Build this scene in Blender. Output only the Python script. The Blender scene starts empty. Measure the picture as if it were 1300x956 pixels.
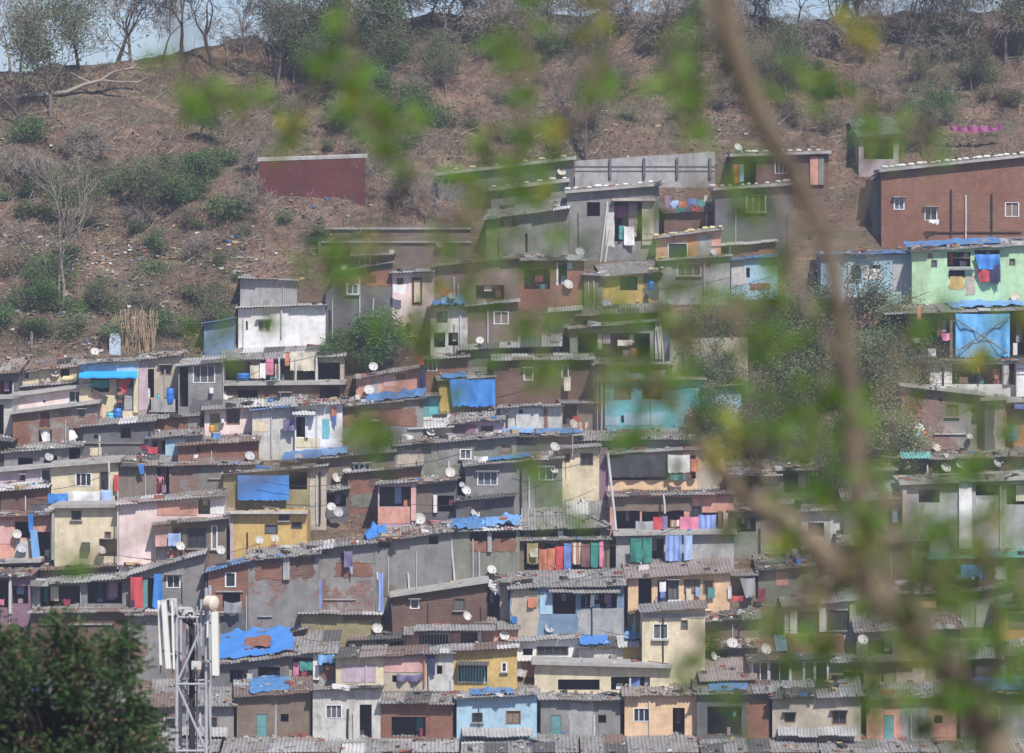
import bpy, math, random
from mathutils import Vector, Matrix, noise
R = random.Random(7)
SC = bpy.context.scene
COL = SC.collection
F = 6250.0           # focal length in photo pixels (photo is 1300 px wide)
ZC = 40.0            # camera height
CX, CY = 650.0, 478.0
SL = 0.62            # slope of the hillside
pi = math.pi

def Ys(py):          # depth of the hillside where a photo row meets it
    return (17.7 + 232 * SL) / (SL + (py - CY) / F)
def PX(px, Y): return (px - CX) * Y / F
def PZ(py, Y): return ZC - (py - CY) * Y / F

# ------------------------------------------------------------------ materials
MATS = {}
def newmat(name):
    m = bpy.data.materials.new(name); m.use_nodes = True
    nt = m.node_tree; nt.nodes.clear()
    out = nt.nodes.new('ShaderNodeOutputMaterial'); b = nt.nodes.new('ShaderNodeBsdfPrincipled')
    nt.links.new(b.outputs[0], out.inputs[0])
    b.inputs['Roughness'].default_value = .85
    b.inputs['Specular IOR Level'].default_value = .25
    return m, nt, b
def c4(c): return (c[0], c[1], c[2], 1)
def N(nt, t, **kw):
    n = nt.nodes.new(t)
    for k, v in kw.items(): setattr(n, k, v)
    return n
def mixc(nt, fac, a, b, mode='MIX'):
    n = N(nt, 'ShaderNodeMix', data_type='RGBA', blend_type=mode)
    for i, v in ((0, fac), (6, a), (7, b)):
        if isinstance(v, (int, float)): n.inputs[i].default_value = v
        elif isinstance(v, tuple): n.inputs[i].default_value = c4(v)
        else: nt.links.new(v, n.inputs[i])
    return n.outputs[2]
def ramp(nt, src, a, b, lo=0., hi=1.):
    n = N(nt, 'ShaderNodeMapRange'); n.inputs[1].default_value = a; n.inputs[2].default_value = b
    n.inputs[3].default_value = lo; n.inputs[4].default_value = hi
    nt.links.new(src, n.inputs[0]); return n.outputs[0]
def nz(nt, vec, scale, detail=4, rough=.6):
    n = N(nt, 'ShaderNodeTexNoise'); n.inputs['Scale'].default_value = scale
    n.inputs['Detail'].default_value = detail; n.inputs['Roughness'].default_value = rough
    nt.links.new(vec, n.inputs['Vector']); return n.outputs[0]
def objvec(nt, rnd=True):
    tc = N(nt, 'ShaderNodeTexCoord')
    if not rnd: return tc.outputs['Object']
    oi = N(nt, 'ShaderNodeObjectInfo')
    mu = N(nt, 'ShaderNodeMath', operation='MULTIPLY'); mu.inputs[1].default_value = 57.
    nt.links.new(oi.outputs['Random'], mu.inputs[0])
    ad = N(nt, 'ShaderNodeVectorMath', operation='ADD')
    nt.links.new(tc.outputs['Object'], ad.inputs[0]); nt.links.new(mu.outputs[0], ad.inputs[1])
    return ad.outputs[0]
def scalev(nt, v, s):
    n = N(nt, 'ShaderNodeVectorMath', operation='MULTIPLY'); n.inputs[1].default_value = s
    nt.links.new(v, n.inputs[0]); return n.outputs[0]
def bump(nt, b, h, st=.3, d=.02):
    n = N(nt, 'ShaderNodeBump'); n.inputs['Strength'].default_value = st; n.inputs['Distance'].default_value = d
    nt.links.new(h, n.inputs['Height']); nt.links.new(n.outputs[0], b.inputs['Normal'])

BR = (.25, .10, .06)
def brickcol(nt, vec, c1=BR, c2=(.12, .05, .04), mortar=(.2, .17, .15)):
    sp = N(nt, 'ShaderNodeSeparateXYZ'); nt.links.new(vec, sp.inputs[0])
    ad = N(nt, 'ShaderNodeMath', operation='ADD'); nt.links.new(sp.outputs[0], ad.inputs[0]); nt.links.new(sp.outputs[1], ad.inputs[1])
    cb = N(nt, 'ShaderNodeCombineXYZ'); nt.links.new(ad.outputs[0], cb.inputs[0]); nt.links.new(sp.outputs[2], cb.inputs[1])
    bt = N(nt, 'ShaderNodeTexBrick'); nt.links.new(cb.outputs[0], bt.inputs['Vector'])
    bt.inputs['Color1'].default_value = c4(c1); bt.inputs['Color2'].default_value = c4(c2); bt.inputs['Mortar'].default_value = c4(mortar)
    bt.inputs['Scale'].default_value = 1; bt.inputs['Mortar Size'].default_value = .012
    bt.inputs['Brick Width'].default_value = .24; bt.inputs['Row Height'].default_value = .095
    return bt.outputs['Color'], bt.outputs['Fac']
def wall(name, col, dirt=.45, kind='plaster', patch=0., pcol=None):
    if name in MATS: return MATS[name]
    m, nt, b = newmat(name); v = objvec(nt)
    if kind == 'brick':
        base, h = brickcol(nt, v, col, tuple(c * .6 for c in col)); bump(nt, b, h, .5, .01)
    else: base = c4(col)[:3]
    big = nz(nt, v, .8, 6); fine = nz(nt, v, 7, 5, .7)
    streak = nz(nt, scalev(nt, v, (2.6, 2.6, .75)), 1., 8, .72)
    dark = tuple(c * .55 for c in col)
    mid = nz(nt, scalev(nt, v, (1, 1, 1.3)), 2.1, 7, .72)
    c = mixc(nt, ramp(nt, big, .38, .66, 0, .8 if sum(col) < 1 else .4), base, dark)
    c = mixc(nt, ramp(nt, mid, .5, .64, 0, .3 + dirt * .6), c, tuple(x * .45 + .03 for x in col))
    c = mixc(nt, ramp(nt, mid, .46, .36, 0, .35), c, tuple(min(.8, x * 1.2 + .04) for x in col))
    if patch > 0:
        pc, _ = brickcol(nt, v) if pcol is None else (pcol, 0)
        pn = nz(nt, v, .55, 5, .62)
        c = mixc(nt, ramp(nt, pn, .66 - patch * .25, .69 - patch * .25), c, pc)
    c = mixc(nt, ramp(nt, streak, .48, .72, 0, dirt * 1.1), c, (.06, .055, .05))
    c = mixc(nt, ramp(nt, fine, .3, .75, .0, .5), c, tuple(x * .7 for x in col))
    sp = nz(nt, v, 2.6, 8, .75)
    c = mixc(nt, ramp(nt, sp, .6, .72, 0, dirt * .9), c, (.09, .085, .08))
    nt.links.new(c, b.inputs['Base Color'])
    if kind != 'brick': bump(nt, b, fine, .35, .02)
    MATS[name] = m; return m
def plain(name, col, rough=.8, var=.35, metal=0., spec=.25, sc=6., trans=0.):
    if name in MATS: return MATS[name]
    m, nt, b = newmat(name); v = objvec(nt)
    n = nz(nt, v, sc, 4)
    c = mixc(nt, ramp(nt, n, .3, .7, 0, var), c4(col)[:3], tuple(x * .45 for x in col))
    nt.links.new(c, b.inputs['Base Color'])
    b.inputs['Roughness'].default_value = rough; b.inputs['Metallic'].default_value = metal
    b.inputs['Specular IOR Level'].default_value = spec
    MATS[name] = m; return m
def sheetmat(name, col, stain, amt=.6, rough=.8, var=.5):
    if name in MATS: return MATS[name]
    m, nt, b = newmat(name); v = objvec(nt)
    big = nz(nt, v, .9, 6); st = nz(nt, scalev(nt, v, (5, .8, .8)), 1.3, 6, .7); f = nz(nt, v, 14, 3)
    c = mixc(nt, ramp(nt, big, .35, .65, 0, var), c4(col)[:3], tuple(x * .5 for x in col))
    c = mixc(nt, ramp(nt, st, .45, .7, 0, amt), c, c4(stain)[:3])
    c = mixc(nt, ramp(nt, f, .3, .7, 0, .4), c, (.07, .065, .06))
    nt.links.new(c, b.inputs['Base Color']); b.inputs['Roughness'].default_value = rough
    bump(nt, b, f, .2, .01)
    MATS[name] = m; return m
def clothmat(name, col, rough=.85, var=.25, stripe=None):
    if name in MATS: return MATS[name]
    m, nt, b = newmat(name); v = objvec(nt)
    n = nz(nt, v, 3, 4)
    c = mixc(nt, ramp(nt, n, .3, .75, 0, var), c4(col)[:3], tuple(x * .5 for x in col))
    if stripe:
        w = N(nt, 'ShaderNodeTexWave', bands_direction='X'); w.inputs['Scale'].default_value = 1.1; w.inputs['Distortion'].default_value = 1.5
        nt.links.new(v, w.inputs['Vector'])
        c = mixc(nt, ramp(nt, w.outputs[1], .6, .75), c, c4(stripe)[:3])
    nt.links.new(c, b.inputs['Base Color']); b.inputs['Roughness'].default_value = rough
    bump(nt, b, n, .4, .03)
    MATS[name] = m; return m
W = {
 'cream': wall('cream_plaster', (.62, .54, .38), .38), 'yel': wall('yellow_plaster', (.52, .36, .13)), 'olive': wall('olive_plaster', (.27, .24, .13)),
 'ppink': wall('pale_pink_plaster', (.72, .58, .56), .3), 'pink': wall('pink_plaster', (.60, .36, .33)), 'salmon': wall('salmon_plaster', (.58, .30, .23), .5), 'lilac': wall('lilac_plaster', (.46, .37, .43), .4),
 'grey': wall('grey_cement', (.23, .225, .22), .5), 'dgrey': wall('dark_cement', (.125, .125, .13), .5), 'lgrey': wall('pale_cement', (.34, .34, .34), .6),
 'gbrick': wall('cement_over_brick', (.24, .235, .23), .5, 'plaster', .55), 'white': wall('whitewash', (.72, .71, .70), .3), 'offw': wall('stained_whitewash', (.5, .49, .46), .6),
 'blue': wall('pale_blue_plaster', (.33, .49, .60), .3), 'dblue': wall('blue_plaster', (.17, .27, .38), .4), 'turq': wall('turquoise_plaster', (.15, .46, .52), .3),
 'green': wall('mint_plaster', (.40, .60, .38), .25), 'peach': wall('peach_plaster', (.66, .46, .29), .25), 'beige': wall('beige_plaster', (.42, .37, .30), .45),
 'ggreen': wall('mossy_cement', (.20, .21, .17), .6), 'brown': wall('brown_cement', (.19, .145, .11), .5), 'brick': wall('brick', (.27, .115, .07), .35, 'brick'),
 'dbrick': wall('dark_brick', (.155, .08, .055), .4, 'brick'), 'pbrick': wall('plaster_with_brick_showing', (.27, .25, .23), .5, 'plaster', .75),
 'tealg': wall('teal_board', (.12, .30, .30), .3), 'magenta': wall('mauve_plaster', (.25, .15, .2), .5), 'wood': sheetmat('weathered_board', (.22, .18, .15), (.1, .08, .07), .7),
 'dark': wall('near_black_wall', (.05, .045, .045), .3), 'ora': wall('ochre_plaster', (.5, .27, .12), .3), 'red': wall('maroon_sheet', (.115, .03, .027), .5), 'stone': wall('stone_masonry', (.17, .14, .11), .6),  # 'dark': one near-black colour for open fronts, gaps and sheds
}
RM = {
 'ac': sheetmat('asbestos_cement_sheet', (.32, .31, .30), (.10, .095, .09), .8), 'tin': sheetmat('weathered_tin_sheet', (.42, .42, .42), (.16, .13, .11), .5),
 'wtin': sheetmat('pale_tin_sheet', (.6, .6, .6), (.2, .18, .16), .3), 'rust': sheetmat('rusty_sheet', (.2, .16, .14), (.22, .09, .05), .8), 'dk': sheetmat('sooty_sheet', (.11, .11, .11), (.05, .045, .045), .6),
 'slab': wall('concrete_slab', (.36, .35, .33), .5), 'blue': sheetmat('blue_coated_sheet', (.12, .25, .5), (.3, .3, .32), .5), 'tile': sheetmat('clay_tile', (.33, .29, .27), (.2, .1, .07), .6),
 'moss': sheetmat('mossy_sheet', (.17, .21, .16), (.1, .1, .08), .7), 'turq': sheetmat('turquoise_sheet', (.15, .45, .42), (.2, .2, .2), .4),
}
GLASS = plain('dark_glass', (.03, .035, .045), .12, .3, 0, .5)
GLASS2 = plain('painted_sky_glass', (.10, .12, .15), .1, .5, 0, .6); CURT = plain('faded_curtain', (.2, .17, .13), .8, .6, sc=9); CURT2 = plain('dusty_shutter', (.11, .12, .12), .7, .6)  # GLASS2: sky reflection put into its blue-grey base colour
FRW = plain('white_window_frame', (.62, .63, .66), .5, .2); FRD = plain('dark_window_frame', (.08, .07, .07), .6); FRB = plain('brown_window_frame', (.2, .11, .07), .7)
ROOM = plain('shade_dark_room', (.075, .065, .065), .95); STEEL = plain('galvanised_steel', (.42, .43, .45), .5, .3, .2); DWOOD = plain('dark_door_board', (.06, .045, .045), .7)  # ROOM: colour darkened to stand in for the shade of deep rooms
DISHM = [plain('dish_paint', (.50, .49, .46), .55, .5, sc=2.5), plain('grey_dish_paint', (.36, .37, .38), .55, .5, sc=2.5), plain('yellowed_dish_paint', (.50, .45, .36), .55, .6, sc=2.5), plain('dish_paint', (.5, .49, .46))]; PIPE = plain('grey_plastic_pipe', (.5, .5, .5), .6); TWINE = plain('cable_black', (.03, .03, .03), .7)
_ds = lambda c: tuple(x * .82 + .18 * (c[0] + c[1] + c[2]) / 3 for x in c)
CL = {k: clothmat('cloth_' + k, _ds(c), .85, .4) for k, c in dict(white=(.68, .68, .68), cream=(.55, .5, .38), red=(.5, .04, .05), pink=(.62, .16, .28), blue=(.10, .17, .45), sky=(.28, .42, .68),
   green=(.02, .22, .17), orange=(.5, .16, .07), grey=(.27, .28, .29), navy=(.03, .035, .1), teal=(.04, .25, .25), purple=(.15, .12, .25), black=(.05, .05, .055), brown=(.2, .1, .08), maroon=(.22, .03, .05), yellow=(.6, .42, .08), mauve=(.33, .2, .3), magenta=(.32, .06, .2)).items()}
CL['print'] = clothmat('cloth_print', (.3, .17, .12), .85, .3, (.5, .42, .35)); CL['bstripe'] = clothmat('cloth_blue_stripe', (.25, .33, .6), .85, .2, (.14, .2, .45))
TARP = clothmat('blue_tarpaulin', (.055, .20, .53), .45, .35); TARPL = clothmat('faded_blue_tarpaulin', (.16, .33, .6), .55, .5); TARPD = clothmat('grey_tarpaulin', (.09, .095, .10), .5, .4); TARPC = clothmat('sky_blue_canopy', (.03, .3, .72), .5, .1)
TARPB = clothmat('torn_blue_tarpaulin', (.09, .22, .44), .5, .7)

# ------------------------------------------------------------------ mesh helpers
class MB:
    def __init__(s): s.v = []; s.f = []; s.m = []
    def quad(s, a, b, c, d, mi=0):
        n = len(s.v); s.v += [tuple(a), tuple(b), tuple(c), tuple(d)]; s.f.append((n, n + 1, n + 2, n + 3)); s.m.append(mi)
    def tri(s, a, b, c, mi=0):
        n = len(s.v); s.v += [tuple(a), tuple(b), tuple(c)]; s.f.append((n, n + 1, n + 2)); s.m.append(mi)
    def box(s, x0, x1, y0, y1, z0, z1, mi=0, z1r=None, z0r=None):
        a = z1 if z1r is None else z1r; b = z0 if z0r is None else z0r
        P = [(x0, y0, z0), (x1, y0, b), (x1, y1, b), (x0, y1, z0), (x0, y0, z1), (x1, y0, a), (x1, y1, a), (x0, y1, z1)]
        n = len(s.v); s.v += P
        for q in ((0, 3, 2, 1), (4, 5, 6, 7), (0, 1, 5, 4), (1, 2, 6, 5), (2, 3, 7, 6), (3, 0, 4, 7)):
            s.f.append(tuple(n + i for i in q)); s.m.append(mi)
    def tube(s, pts, rads, k=6, mi=0, cap=True):
        pts = [Vector(p) for p in pts]; n0 = len(s.v); L = len(pts)
        for i, p in enumerate(pts):
            d = (pts[min(i + 1, L - 1)] - pts[max(i - 1, 0)])
            if d.length < 1e-6: d = Vector((0, 0, 1))
            d.normalize(); a = d.cross(Vector((0.13, .97, .2))); a.normalize(); b = d.cross(a)
            r = rads[i] if isinstance(rads, (list, tuple)) else rads
            for j in range(k):
                t = 2 * pi * j / k; s.v.append(tuple(p + a * (r * math.cos(t)) + b * (r * math.sin(t))))
        for i in range(L - 1):
            for j in range(k):
                s.f.append((n0 + i * k + j, n0 + i * k + (j + 1) % k, n0 + (i + 1) * k + (j + 1) % k, n0 + (i + 1) * k + j)); s.m.append(mi)
        if cap:
            s.f.append(tuple(n0 + j for j in range(k))[::-1]); s.m.append(mi)
            s.f.append(tuple(n0 + (L - 1) * k + j for j in range(k))); s.m.append(mi)
    def lathe(s, prof, k=12, c=(0, 0, 0), mi=0, M=None):
        n0 = len(s.v)
        for r, z in prof:
            for j in range(k):
                t = 2 * pi * j / k; p = Vector((r * math.cos(t), r * math.sin(t), z))
                if M: p = M @ p
                s.v.append(tuple(p + Vector(c)))
        for i in range(len(prof) - 1):
            for j in range(k):
                s.f.append((n0 + i * k + j, n0 + i * k + (j + 1) % k, n0 + (i + 1) * k + (j + 1) % k, n0 + (i + 1) * k + j)); s.m.append(mi)
    def mesh(s, name, mats, smooth=False):
        me = bpy.data.meshes.new(name); me.from_pydata(s.v, [], s.f)
        for m in (mats if isinstance(mats, (list, tuple)) else [mats]): me.materials.append(m)
        me.polygons.foreach_set('material_index', s.m)
        if smooth: me.polygons.foreach_set('use_smooth', [True] * len(s.f))
        me.update(); return me
    def obj(s, name, mats, parent=None, loc=(0, 0, 0), smooth=False, **tags):
        o = bpy.data.objects.new(name, s.mesh(name, mats, smooth)); COL.objects.link(o); o.location = loc
        if parent: o.parent = parent
        for k, v in tags.items():
            if v: o[k] = v
        return o
def empty(name, loc, label, cat, group=None, rz=0):
    o = bpy.data.objects.new(name, None); COL.objects.link(o); o.location = loc; o.rotation_euler = (0, 0, rz)
    o.empty_display_size = .3; o['label'] = label; o['category'] = cat
    if group: o['group'] = group
    return o
KIDS = {}
def copy_tree(o, loc, rot=None, scale=None, label=None):
    c = o.copy(); COL.objects.link(c); c.location = loc
    if rot is not None: c.rotation_euler = rot
    if scale is not None: c.scale = (scale,) * 3 if isinstance(scale, (int, float)) else scale
    if label: c['label'] = label
    def rec(a, b):
        if a.name not in KIDS: KIDS[a.name] = list(a.children)
        for ch in KIDS[a.name]:
            d = ch.copy(); COL.objects.link(d); d.parent = b; rec(ch, d)
    rec(o, c); return c

# ------------------------------------------------------------------ terrain
SKY = [(-400, 96), (0, 92), (150, 82), (260, 62), (380, 50), (480, 30), (560, 18), (640, 14), (760, 17), (900, 20), (1000, 30), (1120, 20), (1210, 18), (1300, 14), (1700, 14)]
TOPH = [(-400, 455), (0, 450), (300, 440), (310, 345), (500, 330), (560, 200), (720, 190), (920, 190), (1050, 190), (1090, 185), (1300, 190), (1700, 190)]
def lerp(tab, x):
    if x <= tab[0][0]: return tab[0][1]
    for (a, b), (c, d) in zip(tab, tab[1:]):
        if x <= c: return b + (d - b) * (x - a) / (c - a)
    return tab[-1][1]
def terr(x, y):
    if y < 226:
        if y < 30: z = ZC - 3.4 - .02 * y
        else: z = ZC - 4 - (min(y, 190) - 30) * .17
        if y > 190: z = ZC - 31.2 + (y - 190) * ((31.2 - 22.0) / 36.)
        return z + noise.noise(Vector((x * .1, y * .1, 0))) * .3
    g = ZC - 17.7 + SL * (y - 232); px = CX + x * F / y
    ytop = Ys(lerp(TOPH, px)); m = min(1, max(0, (y - ytop + .5) / 2.0))
    rz_ = ZC - (lerp(SKY, px) - CY) * y / F
    ry = Ys(lerp(SKY, px))
    rug = noise.fractal(Vector((x * .11, y * .11, 3.)), 1., 2., 4) * 1.0 + noise.fractal(Vector((x * .7, y * .7, 9.)), 1., 2., 3) * .34
    step = ((y * .33 + noise.noise(Vector((x * .06, y * .03, 1))) * 2.2) % 1.0)
    st = (step * .55 if step < .85 else .55 * .85 * (1 - (step - .85) / .15)) - .25
    z = g + m * (rug * .9 + st * 1.7) - (1 - m) * .65
    if y > ry:
        zr = ZC - 17.7 + SL * (ry - 232); k = y - ry
        z = zr + (z - g) * .35 - k * .02 - max(0, k - 14) * .35
        z = max(z, 0)
    return z
def gz(px, Y): return terr(PX(px, Y), Y)

def build_terrain():
    xs = []; x = -34.
    while x < 34: xs.append(x); x += .30
    ext = [38, 45, 60, 90, 150, 300, 700, 1800]
    xs = [-e for e in ext[::-1]] + xs + [34] + ext
    ys = [-400, -100, -20, 0, 10, 20, 30, 50, 80, 110, 140, 170, 190, 205, 215, 222, 226]; y = 227.
    while y < 312: ys.append(y); y += .30
    ys += [316, 325, 340, 370, 420, 500, 700, 1200, 3000]
    v = [(x, y, terr(x, y)) for y in ys for x in xs]; n = len(xs)
    f = [(j * n + i, j * n + i + 1, (j + 1) * n + i + 1, (j + 1) * n + i) for j in range(len(ys) - 1) for i in range(n - 1)]
    me = bpy.data.meshes.new('hillside_ground'); me.from_pydata(v, [], f)
    m, nt, b = newmat('dry_hillside_soil'); tv = objvec(nt, False)
    a = nz(nt, tv, .12, 8, .65); a2 = nz(nt, tv, .9, 8, .7); a3 = nz(nt, tv, 5, 6, .75); a4 = nz(nt, tv, .33, 6, .6)
    c = mixc(nt, ramp(nt, a, .38, .62), (.195, .112, .08), (.135, .10, .065))
    c = mixc(nt, ramp(nt, a4, .5, .62, 0, .8), c, (.26, .155, .11))
    c = mixc(nt, ramp(nt, a2, .5, .68, 0, .7), c, (.26, .22, .15))
    c = mixc(nt, ramp(nt, a2, .42, .3, 0, .8), c, (.05, .038, .03))
    c = mixc(nt, ramp(nt, a3, .35, .7, 0, .6), c, (.06, .045, .035))
    c = mixc(nt, ramp(nt, a3, .66, .74, 0, .6), c, (.34, .28, .22))
    a5 = nz(nt, tv, .22, 7, .7); a6 = nz(nt, tv, 2.2, 7, .75)
    c = mixc(nt, ramp(nt, a5, .5, .62, 0, .55), c, (.10, .115, .065))
    c = mixc(nt, ramp(nt, a6, .52, .66, 0, .75), c, (.065, .05, .042))
    c = mixc(nt, ramp(nt, a6, .42, .32, 0, .6), c, (.36, .29, .23))
    a7 = nz(nt, tv, 6.5, 6, .8); a8 = nz(nt, scalev(nt, tv, (.35, 1.6, 1.6)), .6, 7, .7)
    c = mixc(nt, ramp(nt, a8, .52, .6, 0, .6), c, (.27, .19, .13))
    c = mixc(nt, ramp(nt, a7, .52, .62, 0, .7), c, (.05, .04, .034))
    c = mixc(nt, ramp(nt, a7, .44, .36, 0, .6), c, (.33, .25, .19))
    nt.links.new(c, b.inputs['Base Color']); bump(nt, b, a6, 1., .35)
    me.materials.append(m); me.polygons.foreach_set('use_smooth', [True] * len(f)); me.update()
    o = bpy.data.objects.new('hillside_ground', me); COL.objects.link(o); o['kind'] = 'structure'; o['label'] = 'dry brown hillside with eroded ledges, scrub and litter'
build_terrain()

# ------------------------------------------------------------------ houses
class H: pass
cur = H(); OX = OY = 0
def tile(x, y):
    global OX, OY; OX, OY = x, y
K = 330 / 1300.
def tx(x): return OX + x * K
def ty(y): return OY + y * K
RUB = {k: MB() for k in ('grey', 'white', 'brick', 'dark', 'wood', 'blue', 'ochre', 'red')}
def chunk(mb, p, s, flat=.5):
    a = R.uniform(0, pi); ca, sa = math.cos(a), math.sin(a); l, w, h = s * R.uniform(.6, 1.5), s * R.uniform(.4, 1), s * flat * R.uniform(.3, 1)
    tlt = R.uniform(-.5, .5); n = len(mb.v)
    for dz in (-h, h):
        for dx, dy in ((-l, -w), (l, -w), (l, w), (-l, w)):
            dx *= R.uniform(.7, 1); dy *= R.uniform(.7, 1)
            mb.v.append((p[0] + dx * ca - dy * sa, p[1] + dx * sa + dy * ca, p[2] + dz + dx * tlt * .4))
    for q in ((0, 3, 2, 1), (4, 5, 6, 7), (0, 1, 5, 4), (1, 2, 6, 5), (2, 3, 7, 6), (3, 0, 4, 7)):
        mb.f.append(tuple(n + i for i in q)); mb.m.append(0)
def corr(mb, P, x0, x1, slopeL, slopeR, w, d, pitch=.17, amp=.028, mixm=False):
    """corrugated panels; P(u,v)->(x,y,z), u across 0..1 v up the slope 0..1; w,d metres"""
    npan = max(1, round(w / 1.05)); 
    rows = 2 if d > 2.4 else 1
    for r in range(rows):
        for i in range(npan):
            u0, u1 = i / npan, (i + 1) / npan; v0, v1 = r / rows, min(1, (r + 1) / rows + .04)
            off = R.uniform(-.09, .09) / d if r == 0 else R.uniform(-.02, .02); dz = R.uniform(0, .025) + .016 * (i % 2) + .02 * r; tw = R.uniform(-.03, .03)
            nw = max(2, round((u1 - u0) * w / pitch)); k = nw * 4; n0 = len(mb.v); mi = R.choice((0, 0, 0, 0, 1, 2, 3)) if mixm else 0
            nv = 3
            for jj in range(nv):
                v = v0 + off + (v1 - v0) * jj / (nv - 1)
                for q in range(k + 1):
                    u = u0 + (u1 - u0) * q / k; x, y, z = P(u, v)
                    mb.v.append((x, y, z + dz + tw * (q / k - .5) + amp * math.cos(2 * pi * q / 4) + amp * .0))
            for jj in range(nv - 1):
                for q in range(k):
                    a = n0 + jj * (k + 1) + q; mb.f.append((a, a + 1, a + k + 2, a + k + 1)); mb.m.append(mi)
            # thickness under the front edge
            m0 = len(mb.v)
            for q in range(k + 1):
                x, y, z = mb.v[n0 + q]; mb.v.append((x, y + .004, z - .018))
            for q in range(k): mb.f.append((n0 + q, m0 + q, m0 + q + 1, n0 + q + 1)); mb.m.append(mi)

def h(label, x0, yl, x1, yr, yb, mat, feats=(), rs=40, roof='ac', D=None, dy=0., ov=.38, rot=None, junk=.6, cat='house', ext=1.3, name='house', yext=.15):
    """one house from tile coordinates of its front"""
    global cur
    px0, px1, pl, pr, pb = tx(x0), tx(x1), ty(yl), ty(yr), ty(yb)
    Y = Ys(pb) + dy; s = Y / F
    X0, X1 = (px0 - CX) * s, (px1 - CX) * s; xc = (X0 + X1) / 2; hw = (X1 - X0) / 2
    zb = PZ(pb, Y); zl, zr = PZ(pl, Y) - zb, PZ(pr, Y) - zb
    rise = rs * K * s
    hh = min(zl, zr)
    if D is None: D = min(4.2, max(1.3, (hh + .65 + rise) / SL - .1))
    rz = R.uniform(-.07, .07) if rot is None else rot
    root = empty(name, (xc, Y + R.uniform(-.22, .22) * (cat == 'house'), zb), label, cat, None, rz)
    Lx = lambda x: (tx(x) - CX) * s - xc
    Lz = lambda y: PZ(ty(y), Y) - zb
    top = lambda x: zl + (zr - zl) * (x + hw) / (2 * hw)
    z0 = -ext
    op = []
    for f in feats:
        if f[0] in 'wod': 
            a, b, c, d = Lx(f[1]), Lx(f[3]), Lz(f[4]), Lz(f[2])
            a = max(a, -hw + .04); b = min(b, hw - .04); d = min(d, min(top(a), top(b)) - .05); c = max(c, z0 + .1)
            if b - a > .05 and d - c > .05: op.append((a, b, c, d, f))
    xs = sorted({-hw, hw} | {o[0] for o in op} | {o[1] for o in op}); zs = sorted({z0} | {o[2] for o in op} | {o[3] for o in op})
    mb = MB()
    inside = lambda x, z: any(o[0] < x < o[1] and o[2] < z < o[3] for o in op)
    for i in range(len(xs) - 1):
        a, b = xs[i], xs[i + 1]
        for j in range(len(zs)):
            c = zs[j]; last = j == len(zs) - 1; d = None if last else zs[j + 1]
            zm = (c + d) / 2 if not last else c + .01
            if inside((a + b) / 2, zm): continue
            mb.quad((a, 0, c), (b, 0, c), (b, 0, top(b) if last else d), (a, 0, top(a) if last else d))
    for sx in (-hw, hw):
        t = top(sx)
        q = [(sx, D, z0), (sx, 0, z0), (sx, 0, t), (sx, D, t + rise)]
        mb.quad(*(q if sx < 0 else q[::-1]))
    mb.quad((hw, D, z0), (-hw, D, z0), (-hw, D, top(-hw) + rise), (hw, D, top(hw) + rise))
    mb.quad((-hw, 0, top(-hw)), (hw, 0, top(hw)), (hw, D, top(hw) + rise), (-hw, D, top(-hw) + rise))
    inner = []
    for a, b, c, d, f in op:
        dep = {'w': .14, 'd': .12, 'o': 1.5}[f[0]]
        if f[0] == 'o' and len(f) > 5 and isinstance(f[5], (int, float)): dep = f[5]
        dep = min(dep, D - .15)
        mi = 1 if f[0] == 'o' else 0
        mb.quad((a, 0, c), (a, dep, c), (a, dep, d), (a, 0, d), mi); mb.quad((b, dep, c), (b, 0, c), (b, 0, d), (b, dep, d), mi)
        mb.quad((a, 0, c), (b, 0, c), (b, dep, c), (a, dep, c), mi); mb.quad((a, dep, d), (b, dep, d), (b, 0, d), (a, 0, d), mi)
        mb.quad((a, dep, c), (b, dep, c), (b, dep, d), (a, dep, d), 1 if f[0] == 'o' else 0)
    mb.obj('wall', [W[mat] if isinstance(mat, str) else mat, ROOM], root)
    for a, b, c, d, f in op:
        if f[0] == 'w':
            fr = {'w': FRW, 'd': FRD, 'b': FRB}[f[5] if len(f) > 5 else 'w']; n = f[6] if len(f) > 6 else 2
            t = R.uniform(.028, .05); y0, y1 = .03, .09; w = MB()
            w.box(a - .02, b + .02, -.025, y1, c - t, c); w.box(a - .02, b + .02, -.02, y1, d, d + t * .8)
            w.box(a - .02, a + t, -.02, y1, c, d); w.box(b - t, b + .02, -.02, y1, c, d)
            for i in range(1, n):
                xm = a + (b - a) * i / n; w.box(xm - t * .45, xm + t * .45, y0, y1, c, d)
            wo = w.obj('window', fr, root)
            g = MB(); g.box(a + .002, b - .002, .07, .08, c + .002, d - .002); g.obj('pane', R.choice((GLASS, GLASS, GLASS, GLASS2, CURT, CURT2)), wo)
        elif f[0] == 'd':
            w = MB(); w.box(a + .01, b - .01, .03, .09, c, d - .01)
            m = f[5] if len(f) > 5 else DWOOD
            t = .04; w.box(a + t, b - t, .018, .03, c + (d - c) * .55, d - t * 2); w.box(a + t, b - t, .018, .03, c + t * 2, c + (d - c) * .48)
            w.obj('door', W.get(m, m) if isinstance(m, str) else m, root)
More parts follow.
